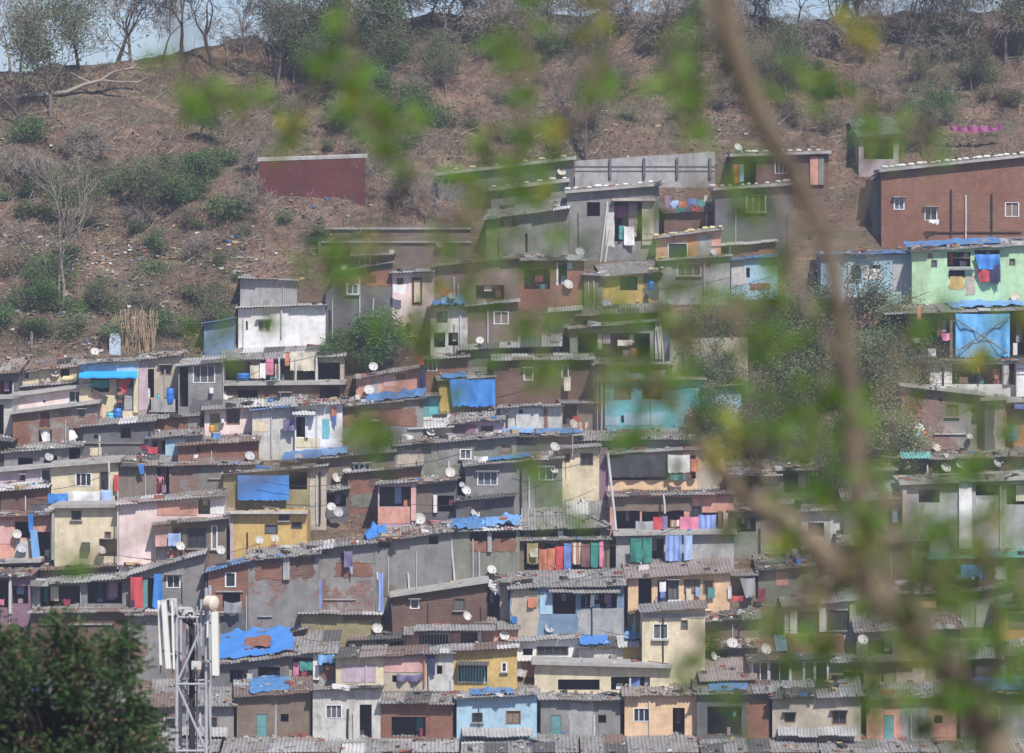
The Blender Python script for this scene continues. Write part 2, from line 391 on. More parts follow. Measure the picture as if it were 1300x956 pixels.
    for a, b, c, d, f in op:
        if f[0] == 'o' and b - a > .45 and d - c > .5 and cat == 'house':
            nI = R.randint(2, 5) if b - a > 1.2 else R.randint(0, 2)
            for _ in range(nI):
                g = MB(); x = R.uniform(a + .1, b - .25); w_ = R.uniform(.15, .45); t_ = R.uniform(.3, .9) * (d - c); dd = R.uniform(.15, .7)
                box_ = R.random() < .5
                if box_: g.box(x, min(b - .02, x + w_), dd, dd + .25, c + .01, c + .01 + t_ * .5, R.randint(0, 4))
                else:
                    m_ = R.randint(0, 4); x1 = min(b - .02, x + w_)
                    for q in range(5):
                        u, v_ = x + (x1 - x) * q / 5, x + (x1 - x) * (q + 1) / 5; g.quad((u, dd + .03 * (q % 2), d - .05 - t_), (v_, dd + .03 * ((q + 1) % 2), d - .05 - t_), (v_, dd + .03 * ((q + 1) % 2), d - .04), (u, dd + .03 * (q % 2), d - .04), m_)
                g.obj('stored_box' if box_ else 'curtain', [CL[z] for z in R.sample(['cream', 'grey', 'maroon', 'sky', 'brown', 'teal', 'mauve', 'navy', 'orange', 'white'], 5)], root)
        if f[0] == 'w' and R.random() < .6:
            g = MB(); g.box(a - .08, b + .08, -.14, -.03, c - .1, c - .05) if R.random() < .5 else g.box(a - .1, b + .1, -.28, -.03, d + .06, d + .1); g.obj('window_ledge', W['lgrey'], root)
    if cat == 'house' and hh > .9:
        for _ in range(R.randint(0, 2)):
            x = R.uniform(-hw * .9, hw * .9)
            if inside(x, hh * .5): continue
            g = MB(); g.tube([(x, -.06, hh * R.uniform(.5, .95)), (x + R.uniform(-.03, .03), -.07, hh * .3), (x, -.06, -.4)], R.choice((.02, .035, .05)), 6); g.obj('drain_pipe', R.choice((PIPE, TWINE, STEEL)), root)
    for f in feats:
        k = f[0]
        if k in 'wod': continue
        a, b, c, d = Lx(f[1]), Lx(f[3]), Lz(f[4]), Lz(f[2]); p = MB(); a5 = f[5] if len(f) > 5 else None
        if k == 'p':   # render, painted panel or painted-in lit patch on the wall
            d = min(d, min(top(a), top(b)) - .02); jj = .09 if a5 in ('brick', 'dbrick', 'gbrick', 'brown', 'dgrey', 'grey', 'lgrey', 'offw', 'pbrick', 'olive', 'yel', 'beige', 'ggreen', 'red') else .015
            jj = min(jj, (b - a) * .12, (d - c) * .12); q = [(a + (b - a) * i / 7, c) for i in range(7)] + [(b, c + (d - c) * i / 7) for i in range(7)] + [(b - (b - a) * i / 7, d) for i in range(7)] + [(a, d - (d - c) * i / 7) for i in range(7)]
            q = [(min(hw, max(-hw, x + R.uniform(-1, 1) * jj)), min(min(top(a), top(b)) - .01, z + R.uniform(-1, 1) * jj)) for x, z in q]; n = len(q); n0 = len(p.v)
            p.v += [(x, -.022, z) for x, z in q] + [(x, -.002, z) for x, z in q]; p.f.append(tuple(n0 + i for i in range(n))); p.m.append(0)
            for i in range(n): p.f.append((n0 + i, n0 + n + i, n0 + n + (i + 1) % n, n0 + (i + 1) % n)); p.m.append(0)
            p.obj('wall_panel', W[a5], root)
        elif k == 'c':
            p.box(a, b, -.16, .05, c, d); p.obj('pillar', W[a5 or 'offw'], root)
        elif k == 's':
            p.box(a, b, -(f[6] if len(f) > 6 else .55), .0, c, d); p.obj('ledge', W[a5 or 'lgrey'], root)
        elif k == 'b':  # parapet of a balcony, stands out from the wall
            q = f[6] if len(f) > 6 else .6
            p.box(a, b, -q, -q + .1, c, d); p.box(a, b, -q, 0, c - .1, c); p.box(a, a + .08, -q, 0, c, d); p.box(b - .08, b, -q, 0, c, d)
            p.obj('balcony', W[a5], root)
        elif k == 'a':  # lean-to awning of corrugated sheet
            q = f[6] if len(f) > 6 else .8; w_ = b - a
            corr(p, lambda u, v: (a + u * w_, -q + v * q, c + v * (d - c)), a, b, 0, 0, w_, q); p.obj('awning', RM[a5 or 'ac'], root)
        elif k == 'T':  # plain cloth awning
            q = .7; n = 8
            for i in range(n):
                u0, u1 = a + (b - a) * i / n, a + (b - a) * (i + 1) / n; z_ = lambda u: math.sin(u * 7) * .03
                p.quad((u0, -q, c + z_(u0)), (u1, -q, c + z_(u1)), (u1, 0, d), (u0, 0, d)); p.quad((u1, -q, c + z_(u1)), (u0, -q, c + z_(u0)), (u0, -q, c + z_(u0) - .08), (u1, -q, c + z_(u1) - .08))
            p.obj('awning', a5, root)
        elif k == 'r':
            n = max(2, int((b - a) / .13)); p.box(a, b, -.12, -.09, d - .03, d); p.box(a, b, -.12, -.09, c, c + .03)
            for i in range(n + 1):
                x = a + (b - a) * i / n; p.box(x - .012, x + .012, -.115, -.095, c + .03, d - .03)
            p.obj('grille', a5 or STEEL, root)
        elif k == 'v':
            xm = (Lx(f[1]), Lx(f[3])); p.tube([(xm[0], -.1, d), (xm[1], -.1, c)], .05, 6); p.obj('pipe', a5 or PIPE, root)
        elif k == 'g':  # box unit on the wall
            p.box(a, b, -.3, -.004, c, d); p.box(a + .04, b - .04, -.31, -.3, c + .04, d - .04, 0); p.obj('wall_box', a5 or FRW, root)
    # roof
    rb = MB(); e = .14; u_w = 2 * hw + 2 * e
    def RP(u, v):
        x = -hw - e + u * u_w; y = -ov + v * (D + ov); return (x, y, top(x) + .045 + (v * (D + ov) - ov) / D * rise)
    if roof in ('slab',):
        t = .13; q = [RP(0, 0), RP(1, 0), RP(1, 1), RP(0, 1)]
        lo = [(x, y, z - .03) for x, y, z in q]; hi = [(x, y, z + t) for x, y, z in q]
        rb.quad(*hi); rb.quad(*lo[::-1])
        for i in range(4): rb.quad(lo[i], lo[(i + 1) % 4], hi[(i + 1) % 4], hi[i])
        rt = t
    elif roof:
        corr(rb, RP, -hw, hw, 0, 0, u_w, D + ov, mixm=roof in ('ac', 'tin', 'dk', 'rust')); rt = .07
        x0_, y0_, z0_ = RP(0, .03); x1_, _, z1_ = RP(1, .03)
    if roof: rb.obj('roof', RM[roof] if roof in ('slab', 'wtin', 'blue', 'turq', 'moss', 'tile') else [RM[roof]] + [RM[z] for z in R.sample(['ac', 'tin', 'rust', 'dk', 'wtin', 'ac', 'tile'], 3)], root)
    else: rt = .0
    MW = Matrix.Translation(root.location) @ Matrix.Rotation(rz, 4, 'Z')
    area = u_w * D
    for _ in range(int(area * 2.0 * junk)):
        u, v = R.random(), R.random() ** 1.4 * .95; p = MW @ Vector(RP(u, v)); p.z += rt + .02
        kk = R.choice(('grey', 'grey', 'grey', 'dark', 'dark', 'brick', 'brick', 'white', 'wood', 'ochre', 'blue' if R.random() < .3 else 'grey'))
        if kk == 'wood': RUB['wood'].tube([p, p + Vector((R.uniform(-1, 1), R.uniform(-.3, .3), R.uniform(0, .12)))], .03, 4)
        else: chunk(RUB[kk], p, R.uniform(.035, .12) if R.random() < .88 else R.uniform(.15, .34), .5 if R.random() < .7 else .12)
    cur = H(); cur.Y = Y; cur.s = s; cur.RP = RP; cur.MW = MW; cur.xc = xc; cur.zb = zb; cur.D = D; cur.hw = hw; cur.rt = rt; cur.root = root; cur.Lx = Lx; cur.Lz = Lz; cur.u_w = u_w; cur.e = e; cur.top = top
    return root

# ------------------------------------------------------------------ things on and around houses
def dish(x, y, where, r=23, yaw=None, col=None, tilt=None, mast=True, behind=0.):
    """dish centre in tile coords, r tile-pixels radius"""
    Y = cur.Y - .25 + behind; s = Y / F; rr = r * K * s * R.uniform(.78, .97)
    X, Z = (tx(x) - CX) * s, PZ(ty(y), Y)
    yaw = R.uniform(-.5, .6) if yaw is None else yaw; tilt = R.uniform(.3, .6) if tilt is None else tilt
    root = empty('satellite_dish', (X, Y, Z), 'satellite dish ' + where, 'satellite dish', 'satellite dishes on the roofs and walls')
    M3 = Matrix.Rotation(yaw, 3, 'Z') @ Matrix.Rotation(pi / 2 - tilt, 3, 'X')   # local +Z -> toward camera and up
    m = MB(); prof = [(max(rr * i / 5, .002), .3 * rr * (i / 5) ** 2 - .3 * rr) for i in range(6)]
    m.lathe(prof, 20, M=M3); m.lathe([(a, z - .014) for a, z in prof[::-1]], 20, M=M3); m.lathe([(rr, -.014), (rr + .012, 0), (rr, .004)], 20, M=M3)
    m.obj('reflector', col or R.choice(DISHM), root, smooth=True)
    a = MB(); tip = M3 @ Vector((0, -rr * .55, rr * 1.0)); a.tube([M3 @ Vector((0, -rr * .95, 0)), tip], .012, 5); a.obj('feed_arm', STEEL, root)
    l = MB(); l.lathe([(.0, -.05), (.035, -.05), (.04, .02), (.03, .06), (0, .06)], 8, tip, M=M3); l.obj('feed_horn', FRW, root)
    bk = M3 @ Vector((0, 0, -.3 * rr - .03)); st = MB()
    W_ = cur.MW @ Vector(cur.RP(.5, .12)); lx = X - cur.xc; u = (lx + cur.hw + cur.e) / cur.u_w
    zr = (cur.MW @ Vector(cur.RP(min(1, max(0, u)), .12))).z + cur.rt
    if Z > zr and mast: st.tube([bk, (bk.x, bk.y + .1, -.15), (bk.x, bk.y + .12, min(-rr * .9, zr - Z - .05))], .02, 5)
    else: st.tube([bk, (bk.x, bk.y + .1, -.12), (bk.x, .35, -.14)], .02, 5)
    st.obj('mast', STEEL, root); return root
def cloth(x0, y0, x1, y1, mat, label, name='hanging_cloth', off=.35, cat='laundry', fold=.08, group=None, sag=0.03, rag=0.035, Y=None, x0b=None, x1b=None, n=None):
    Y = (cur.Y if Y is None else Y) - off; s = Y / F; a, b = (tx(x0) - CX) * s, (tx(x1) - CX) * s; zt, zb = PZ(ty(y0), Y), PZ(ty(y1), Y)
    a2 = a if x0b is None else (tx(x0b) - CX) * s; b2 = b if x1b is None else (tx(x1b) - CX) * s
    m = MB(); nu = n or max(6, min(40, int((b - a) / .07))); nv = 8; ph = R.uniform(0, 6); xc = (a + b) / 2
    fr = R.uniform(6, 11); rg = [R.uniform(-1, 1) * rag for _ in range(nu + 1)]
    for side in (0, 1):
        n0 = len(m.v)
        for j in range(nv + 1):
            t = j / nv
            for i in range(nu + 1):
                u = i / nu; x = (a + (b - a) * u) * (1 - t) + (a2 + (b2 - a2) * u) * t
                z = zt + (zb - zt) * t - sag * 4 * u * (1 - u) * (1 - t * .5) + rg[i] * t * t
                yy = math.sin(x * fr + ph + t * .8) * fold * (.35 + t) + noise.noise(Vector((x * 3, z * 2, ph))) * fold * 1.2
                m.v.append((x - xc, yy + side * .012, z - zt))
        for j in range(nv):
            for i in range(nu):
                q = n0 + j * (nu + 1) + i; f = (q, q + 1, q + nu + 2, q + nu + 1); m.f.append(f if side else f[::-1]); m.m.append(0)
    return m.obj(name, mat, None, (xc, Y, zt), True, label=label, category=cat, group=group)
def tarp(u0, u1, v0, v1, mat, label, h_=.05, lift=.03, drop=0.):
    """a sheet draped on the roof of the last house: u across, v up the slope"""
    m = MB(); nu, nv = 26, 10; ph = R.uniform(0, 90)
    def pt(i, j, dz):
        u, v = i / nu, j / nv; e = noise.noise(Vector((u * 4 + ph, 0, 0))) * .16; e2 = noise.noise(Vector((0, v * 4, ph))) * .07
        uu = u0 + (u1 - u0) * (u + e2); vv = v0 + (v1 - v0) * (v + e * (1 if j < nv / 2 else -1))
        p = cur.MW @ Vector(cur.RP(uu, vv)); w = max(0, noise.fractal(Vector((uu * cur.u_w * 2.2 + ph, vv * 6, ph)), 1, 2, 3)) * h_ * 2.5
        if drop and j == 0: p.z -= drop * (1 + noise.noise(Vector((u * 9, ph, 1)))); p.y -= .04
        return (p.x, p.y, p.z + cur.rt + lift + w + dz)
    for sd in (0, 1):
        n0 = len(m.v)
        for j in range(nv + 1):
            for i in range(nu + 1): m.v.append(pt(i, j, -.012 * sd))
        for j in range(nv):
            for i in range(nu):
                q = n0 + j * (nu + 1) + i; f = (q, q + 1, q + nu + 2, q + nu + 1); m.f.append(f if not sd else f[::-1]); m.m.append(0)
    o = m.obj('tarpaulin', mat, None, (0, 0, 0), True, label=label, category='tarpaulin', group='tarpaulins laid over roofs')
    c = Vector(m.v[len(m.v) // 4]); o.data.transform(Matrix.Translation(-c)); o.location = c; return o
BAGM = plain('sandbag_cloth', (.55, .48, .28), .9, .5); BAGW = plain('white_sandbag_cloth', (.6, .6, .58), .9, .4)
_bag = [None]
def bags(u0, u1, n, v=.04, white=False, s=1.):
    for i in range(n):
        u = u0 + (u1 - u0) * (i + R.uniform(-.3, .3)) / max(1, n - 1)
        p = cur.MW @ Vector(cur.RP(u, v + R.uniform(0, .05))); p.z += cur.rt + .03
        key = 'w' if white else 'y'
        if _bag[0] is None: _bag[0] = {}
        if key not in _bag[0]:
            m = MB(); prof = [(.001, -.2), (.06, -.19), (.1, -.12), (.11, 0), (.1, .12), (.06, .19), (.001, .2)]
            m.lathe(prof, 8, M=Matrix.Rotation(pi / 2, 3, 'Y'))
            m.v = [(a + noise.noise(Vector((a * 9, b * 9, c * 9))) * .05, b, c * .75 + noise.noise(Vector((a * 7, b * 9, 5))) * .04 + .06) for a, b, c in m.v]
            o = m.obj('sandbag', BAGW if white else BAGM, None, p, True, label=('lumpy white bag' if white else 'lumpy pale yellow sandbag') + ' weighing down the edge of a roof', category='sandbag', group='%s sandbags along the roof edges' % ('white' if white else 'yellow'))
            _bag[0][key] = o
        else:
            o = _bag[0][key].copy(); COL.objects.link(o)
        o.location = p; o.rotation_euler = (0, 0, R.uniform(-1, 1)); q = s * R.uniform(.6, 1.3); o.scale = (q, q, q)
def pole(x0, y0, x1, y1, label, r=.04, off=.5, mat=None, name='pole', cat='pole', Y=None):
    Y = (cur.Y if Y is None else Y) - off; s = Y / F; m = MB(); a = Vector(((tx(x0) - CX) * s, 0, PZ(ty(y0), Y))); b = Vector(((tx(x1) - CX) * s, 0, PZ(ty(y1), Y)))
    m.tube([a - b, (a - b) * .5 + Vector((.02, .01, 0)), (0, 0, 0)], r, 7); return m.obj(name, mat or PIPE, None, (b.x, Y, b.z), label=label, category=cat)
def barrel(x0, y0, x1, y1, label, col='blue', off=.5, z_ext=0, cat='barrel'):
    Y = cur.Y - off; s = Y / F; a, b = (tx(x0) - CX) * s, (tx(x1) - CX) * s; zt, zb = PZ(ty(y0), Y), PZ(ty(y1), Y); r = (b - a) / 2; hh = zt - zb
    mt = {'blue': plain('blue_plastic', (.03, .15, .5), .4, .2), 'cyan': plain('cyan_plastic', (.1, .42, .55), .45, .2), 'orange': plain('orange_plastic', (.6, .25, .03), .5, .2), 'black': plain('black_plastic', (.03, .03, .035), .5), 'lid': plain('white_plastic', (.6, .6, .62), .5, .2)}
    root = empty('water_barrel', ((a + b) / 2, Y, zb), label, cat); m = MB()
    m.lathe([(.01, 0), (r * .9, 0), (r * .95, hh * .04), (r, hh * .3), (r * 1.03, hh * .32), (r, hh * .34), (r, hh * .64), (r * 1.03, hh * .66), (r, hh * .68), (r * .95, hh * .95), (r * .8, hh), (.01, hh)], 16); m.obj('barrel_body', mt[col], root, smooth=True)
    l = MB(); l.lathe([(r * .82, hh + .001), (r * .85, hh + .03), (.01, hh + .04)], 16); l.obj('barrel_lid', mt['black' if col != 'black' else 'lid'], root); return root
# ================= row of tiles 0: upper edge of the settlement
tile(325, 0)
h('maroon sheet-metal fence wall on the bare slope above the houses', 20, 808, 545, 790, 1028, 'red', [], rs=6, roof='slab', D=.25, junk=0, cat='wall', name='sheet_wall', rot=0, ov=.03)
tile(650, 0)
h('dark grey flat-roofed house with a dish on its wall below the panel fence', -368, 880, 308, 800, 935, 'dgrey', [('o', -360, 830, -300, 870)], rs=10, roof='slab', junk=.3, rot=0)
dish(248, 858, 'on the dark grey flat-roofed wall left of the concrete panel fence', 25, .3); bags(.1, .95, 6)
h('long grey concrete panel fence at the top of the settlement', 315, 805, 1015, 758, 880, 'lgrey', [('s', 315, 830, 1015, 836, 'dgrey', .03), ('s', 315, 853, 1015, 858, 'dgrey', .03)] + [('c', x, 790, x + 12, 890, 'dgrey') for x in (485, 655, 820, 985)], rs=1, roof=None, D=.25, cat='fence', name='panel_fence', rot=0, junk=0)
h('small grey wall with a wire top above the panel fence', -40, 815, 70, 820, 900, 'lgrey', [], rs=3, roof=None, D=.3, cat='wall', name='garden_wall', dy=1.5, junk=0)
h('dark brick house with sandbags on its flat roof beside the bare slope', 1100, 785, 1583, 770, 925, 'dbrick', [('w', 1315, 795, 1375, 865, 'w', 3), ('c', 1490, 785, 1530, 925, 'salmon'), ('c', 1532, 785, 1560, 925, 'ggreen'), ('o', 1130, 810, 1220, 925)], rs=12, roof='slab', junk=.2)
bags(.05, .9, 9, white=True); dish(1132, 735, 'on the roof of the dark brick house by the bare slope', 24, .5)
cloth(1110, 820, 1135, 915, CL['red'], 'red cloth hanging in the porch of the upper brick house'); cloth(1138, 820, 1160, 910, CL['sky'], 'pale blue cloth beside the red one in the upper brick porch')
tile(970, 0)
h('small lilac-framed hut standing alone among the trees', 475, 680, 675, 665, 835, 'lilac', [('o', 500, 690, 648, 795, 2.)], rs=95, roof='moss', ext=.6, junk=.2, rot=.05)
cloth(930, 650, 1190, 625, CL['magenta'], 'magenta cloth sheet strung over the scrub at the top right', off=-2, sag=.15, rag=.15, cat='cloth')
# ================= row 230
tile(650, 230)
h('upper storey strip of grey cement under a long white slab roof', -105, 50, 275, 5, 90, 'grey', [('o', 150, 30, 192, 78, .5), ('o', -70, 40, -45, 80, .5)], rs=12, roof='slab', junk=.2, rot=0); bags(.05, .95, 7, white=True)
h('mossy grey-green house with a slit window under a rubble-covered roof', -130, 190, 282, 135, 370, 'ggreen', [('o', 0, 170, 22, 225, .3), ('o', 65, 262, 78, 355, .2), ('o', -60, 200, -40, 230, .3)], rs=62, roof='ac', ov=.5)
h('large bare cement house with a laundry balcony and white column', 275, 62, 735, 25, 340, 'grey', [('o', 375, 105, 440, 175, .8), ('o', 512, 105, 650, 300, 1.3), ('c', 650, 92, 708, 320, 'beige'), ('s', 500, 88, 715, 100, 'beige', .5), ('p', 470, 130, 512, 330, 'offw'), ('v', 478, 100, 440, 420), ('v', 492, 240, 462, 420)], rs=12, roof='slab', junk=.3, rot=0)
bags(.02, .98, 10, white=True)
cloth(515, 120, 600, 185, CL['magenta'], 'magenta cloth in the balcony of the large bare cement house', off=-.5); cloth(560, 225, 612, 320, CL['white'], 'white print sheet hanging from the bare cement balcony', off=.2)
cloth(535, 220, 562, 290, CL['teal'], 'teal cloth beside the white sheet on the cement balcony', off=.1); cloth(598, 150, 630, 210, CL['pink'], 'pink cloth high in the bare cement balcony', off=-.4)
dish(340, 352, 'hung low on the bare cement house', 26, .2, None, .5)
h('brick lean-to with coloured clothes heaped on its tin roof', 760, 160, 1010, 148, 250, 'dbrick', [], rs=60, roof='rust', dy=.4)
for i, (a, b, c_, w_) in enumerate((( 790, 95, 'sky', 'sky blue'), (835, 100, 'orange', 'orange'), (880, 85, 'blue', 'deep blue'), (925, 90, 'teal', 'teal'), (820, 130, 'green', 'green'), (900, 128, 'red', 'red'), (960, 70, 'cream', 'cream'))):
    cloth(a, b, a + 42, b + 32, CL[c_], w_ + ' garment drying in the heap beside the grey house with the torn white window', off=.3, rag=.08)
cloth(765, 70, 800, 130, CL['mauve'], 'mauve cloth hanging left of the clothes heap', off=.4)
h('dark cement house with a broken white-framed window and sandbagged roof', 1015, 48, 1405, 22, 330, 'dgrey', [('w', 1172, 72, 1268, 152, 'w', 3)], rs=14, roof='slab', junk=.2)
bags(.02, .98, 10, white=True)
h('brick lean-to with a blue post under a pale tin roof', 1000, 328, 1320, 305, 385, 'brick', [('p', 1085, 322, 1095, 380, 'blue'), ('o', 1010, 335, 1080, 380, .5)], rs=28, roof='wtin', junk=.2)
h('salmon and orange hut with a white panel above the lilac-grey house', 720, 290, 1045, 245, 395, 'salmon', [('w', 780, 312, 878, 386, 'w', 1), ('p', 930, 265, 1005, 390, 'lgrey'), ('p', 880, 270, 929, 385, 'ora')], rs=18, roof='wtin'); bags(.05, .95, 10)
dish(1008, 355, 'on the lilac-grey roof corner below the salmon hut', 22, .6)
h('lilac-grey plastered house with a white three-pane window', 735, 402, 1092, 378, 570, 'lgrey', [('w', 828, 415, 945, 470, 'w', 3), ('v', 962, 400, 962, 560)], rs=20, roof='tin', rot=-.03, junk=.2); bags(0, .1, 3)
h('pale blue house with a black slot window at the edge of the vines', 1097, 398, 1330, 380, 540, 'blue', [('o', 1172, 432, 1190, 482, .3), ('p', 1190, 510, 1290, 545, 'brick'), ('p', 1100, 400, 1165, 520, 'offw')], rs=22, roof='blue')
h('small yellow house with a dark wide window below the bare cement house', 455, 478, 735, 450, 590, 'yel', [('o', 540, 478, 628, 545, .4), ('p', 660, 470, 735, 590, 'dgrey')], rs=62, roof='ac', ov=.5); bags(.85, 1, 3)
dish(475, 615, 'leaning below the small yellow house', 27, .3); dish(792, 597, 'below the lilac-grey plastered house', 20, -.2)
barrel(682, 500, 710, 545, 'white drum beside the small yellow house', 'blue')
h('open-fronted brick house with a blue-white window frame and leaning dish', -10, 400, 362, 400, 575, 'brick', [('o', 232, 412, 275, 515, .6), ('p', 222, 405, 231, 522, 'white'), ('p', 276, 405, 300, 440, 'blue'), ('o', 60, 440, 190, 540, .9)], rs=34, roof='tin')
dish(282, 515, 'in front of the brick house with the blue-white window frame', 28, .5)
h('narrow strip of brick wall under a sagging tin roof near the centre', 362, 470, 455, 475, 600, 'pbrick', [], rs=30, roof='rust')
h('low dark porch under a mossy roof below the open-fronted brick house', 190, 655, 340, 648, 700, 'dgrey', [], rs=20, roof='wtin')
h('long mossy yellowish wall below the small yellow house', 330, 672, 730, 655, 720, 'olive', [('o', 355, 695, 410, 725, .4)], rs=50, roof='ac')
h('dark open room with a cream post under a pale corrugated porch roof', 290, 742, 735, 702, 900, 'ggreen', [('o', 330, 760, 690, 880, 1.6), ('c', 715, 700, 745, 890, 'offw')], rs=16, roof='wtin')
pole(740, 690, 760, 930, 'thin white pipe leaning at the corner of the dark open room')
cloth(765, 700, 792, 905, CL['blue'], 'long blue cloth hanging beside the leaning white pipe'); cloth(528, 792, 602, 822, CL['cream'], 'small cream and yellow cloth in the dark open room')
h('ochre retaining wall half hidden by the leafy vines', 790, 790, 1180, 780, 980, 'beige', [], rs=6, roof=None)
tile(325, 230)
h('long stone terrace wall with pale coping below the maroon fence', 348, 240, 1075, 205, 300, 'stone', [('s', 348, 232, 1075, 242, 'lgrey', .15)], rs=3, roof=None, D=.5, cat='wall', name='terrace_wall', rot=0, junk=0)
h('lower stone terrace wall with mossy face above the brick and grey house', 310, 305, 1075, 265, 380, 'stone', [('s', 330, 300, 1075, 308, 'lgrey', .15)], rs=6, roof=None, D=.6, cat='wall', name='terrace_wall', rot=0, junk=0)
dish(918, 318, 'standing before the stone terrace walls', 24, .7)
h('low brown room with a white window behind the brick and grey house', 385, 385, 680, 370, 470, 'brown', [('w', 517, 385, 570, 418, 'w', 2)], rs=10, roof='ac'); dish(440, 432, 'on the lean-to roof of the brick and grey house', 16, 0)
h('brick-topped grey plastered house with a small white window', 388, 462, 680, 408, 712, 'dgrey', [('w', 455, 517, 513, 562, 'w', 2), ('p', 392, 470, 600, 515, 'brick'), ('p', 520, 440, 678, 522, 'brick')], rs=8, roof='tin', rot=.03, junk=.2)
h('narrow pale pink tower house with a tall cream shutter', 682, 460, 886, 456, 730, 'ppink', [('w', 780, 482, 830, 616, 'b', 1), ('w', 705, 487, 736, 520, 'b', 1), ('p', 790, 495, 822, 605, 'cream')], rs=22, roof='ac', rot=-.04)
MATS_P = W['white']
cloth(690, 515, 748, 560, CL['white'], 'white bundle hanging on the narrow pink tower house'); dish(775, 678, 'on the foot of the narrow pink tower house', 22, .9, plain('brown_dish', (.35, .22, .16), .6))
h('brown mud-plastered wall behind the blue tarpaulin heap', 890, 430, 1310, 390, 640, 'brown', [('o', 1100, 520, 1240, 590, .5)], rs=20, roof='rust')
h('two-storey whitewashed house with three dark square openings', 872, 640, 1058, 632, 850, 'offw', [('o', 902, 652, 958, 708, .5), ('o', 890, 757, 946, 830, .8), ('o', 962, 757, 1010, 822, .8)], rs=16, roof='ac', rot=.03)
tarp(.1, .9, .1, .9, TARP, 'crumpled blue tarpaulin heaped on the whitewashed two-storey house', .2, .1); cloth(925, 535, 985, 575, CL['red'], 'red sheet over the blue heap beside the pink tower house', off=.2, rag=.1)
cloth(930, 565, 1038, 612, TARPL, 'bright blue bundle behind the dish above the whitewashed house', off=.1, rag=.1, cat='cloth')
dish(980, 572, 'in front of the blue and red heap', 24, .2); dish(1120, 795, 'low in front of the brown plastered house', 24, 0)
h('brown plastered house with a white double window', 1058, 630, 1310, 605, 800, 'brown', [('w', 1190, 655, 1262, 712, 'w', 2)], rs=18, roof='wtin')
h('dim lower room under a pale blue-edged slab near the centre', 1020, 840, 1520, 820, 870, 'dgrey', [('o', 1200, 830, 1500, 865, 1.)], rs=50, roof='tin')
h('white house with grey sheet upper room at the top left of the settlement', -88, 638, 348, 622, 790, 'white', [('w', 10, 700, 72, 750, 'w', 2), ('o', -50, 700, -40, 745, .2), ('v', 128, 640, 128, 780)], rs=10, roof='wtin', rot=.02, junk=.1)
h('grey corrugated upper room standing behind the white house', -78, 490, 205, 500, 640, 'lgrey', [('o', 208, 540, 240, 600)], rs=8, roof='ac', dy=-.5, rot=.02)
h('dark brick stair wall right of the white house', 350, 560, 392, 520, 760, 'dgrey', [], rs=5, roof=None)
h('blue painted tin shed with rust spots left of the white house', -260, 715, -108, 690, 830, W['dblue'] if 0 else 'dblue', [('p', -275, 705, -262, 830, 'offw')], rs=6, roof='blue', junk=.2)
# ================= row 440, left
tile(0, 440)
h('cream wall with a dark square window under a rubble-covered roof', 100, 128, 395, 98, 195, 'cream', [('o', 305, 108, 348, 156, .5), ('w', 120, 130, 150, 160, 'w', 1)], rs=62, roof='rust', junk=2.5)
dish(276, 132, 'before the cream wall at the upper left', 27, .2); dish(474, 24, 'on the bare ground above the sky blue canopy', 27, .2)
h('cream house with a sky blue canopy, red curtain and grey door', 395, 88, 692, 72, 370, 'cream', [('p', 400, 84, 690, 130, 'blue'), ('T', 398, 122, 690, 150, TARPC), ('o', 455, 160, 545, 228, .6), ('o', 592, 160, 666, 320, .7), ('c', 668, 140, 692, 330, 'cream'), ('d', 618, 205, 664, 322, 'lgrey')], rs=16, roof='ac', rot=0)
cloth(594, 160, 662, 258, CL['red'], 'red door curtain in the cream house with the sky blue canopy', off=.12, x0b=594, x1b=612); cloth(460, 165, 542, 205, CL['teal'], 'green cloth in the dark window below the sky blue canopy', off=.02)
barrel(568, 308, 610, 358, 'blue water drum standing by the grey door', 'blue'); barrel(530, 330, 570, 366, 'white and blue bucket beside the blue water drum', 'cyan', cat='bucket')
h('beige house with an open dark doorway and a planted front ledge', 692, 66, 892, 50, 332, 'beige', [('o', 706, 112, 770, 255, 1.), ('w', 802, 97, 856, 136, 'b', 1), ('p', 692, 70, 740, 320, 'lilac'), ('b', 752, 262, 888, 318, 'lgrey', .7)], rs=22, roof='tin', rot=0, junk=2.2)
barrel(832, 208, 872, 284, 'tall blue water drum on the ledge of the beige house', 'blue'); barrel(786, 240, 800, 262, 'small white pot on the ledge of the beige house', 'cyan', cat='bucket')
h('grey cement house with a white three-pane window and meter box', 892, 98, 1112, 84, 385, 'grey', [('w', 967, 95, 1075, 178, 'w', 3), ('o', 900, 98, 942, 300, 1.), ('g', 1050, 206, 1068, 234), ('p', 955, 262, 1110, 385, 'dgrey')], rs=34, roof='tin', rot=.02)
h('verandah house with washing between posts below the white house', 1110, 68, 1720, 48, 182, 'beige', [('o', 1125, 75, 1255, 178, 1.3), ('o', 1300, 70, 1465, 175, 1.5), ('o', 1475, 70, 1575, 170, 1.5), ('o', 1590, 80, 1700, 165, 1.2), ('s', 1110, 172, 1720, 184, 'lgrey', .5)], rs=60, roof='ac', rot=0)
for x in (1395, 1478, 1582): pole(x, 55, x, 178, {1395: 'left', 1478: 'middle', 1582: 'right'}[x] + ' one of three porch posts of the verandah house below the white house', .05, .4)
cloth(1330, 60, 1368, 140, CL['pink'], 'pink towel on the verandah below the white house', off=.3); cloth(1250, 92, 1296, 160, CL['cream'], 'cream towel by the left verandah post'); cloth(1375, 85, 1396, 155, CL['print'], 'patterned cloth on the verandah below the white house')
cloth(1425, 30, 1448, 95, CL['orange'], 'orange cloth next to the big cream curtain'); cloth(1452, 27, 1572, 120, CL['cream'], 'big cream curtain hanging in the verandah'); cloth(1300, 82, 1328, 158, CL['white'], 'white shirt at the left of the verandah washing')
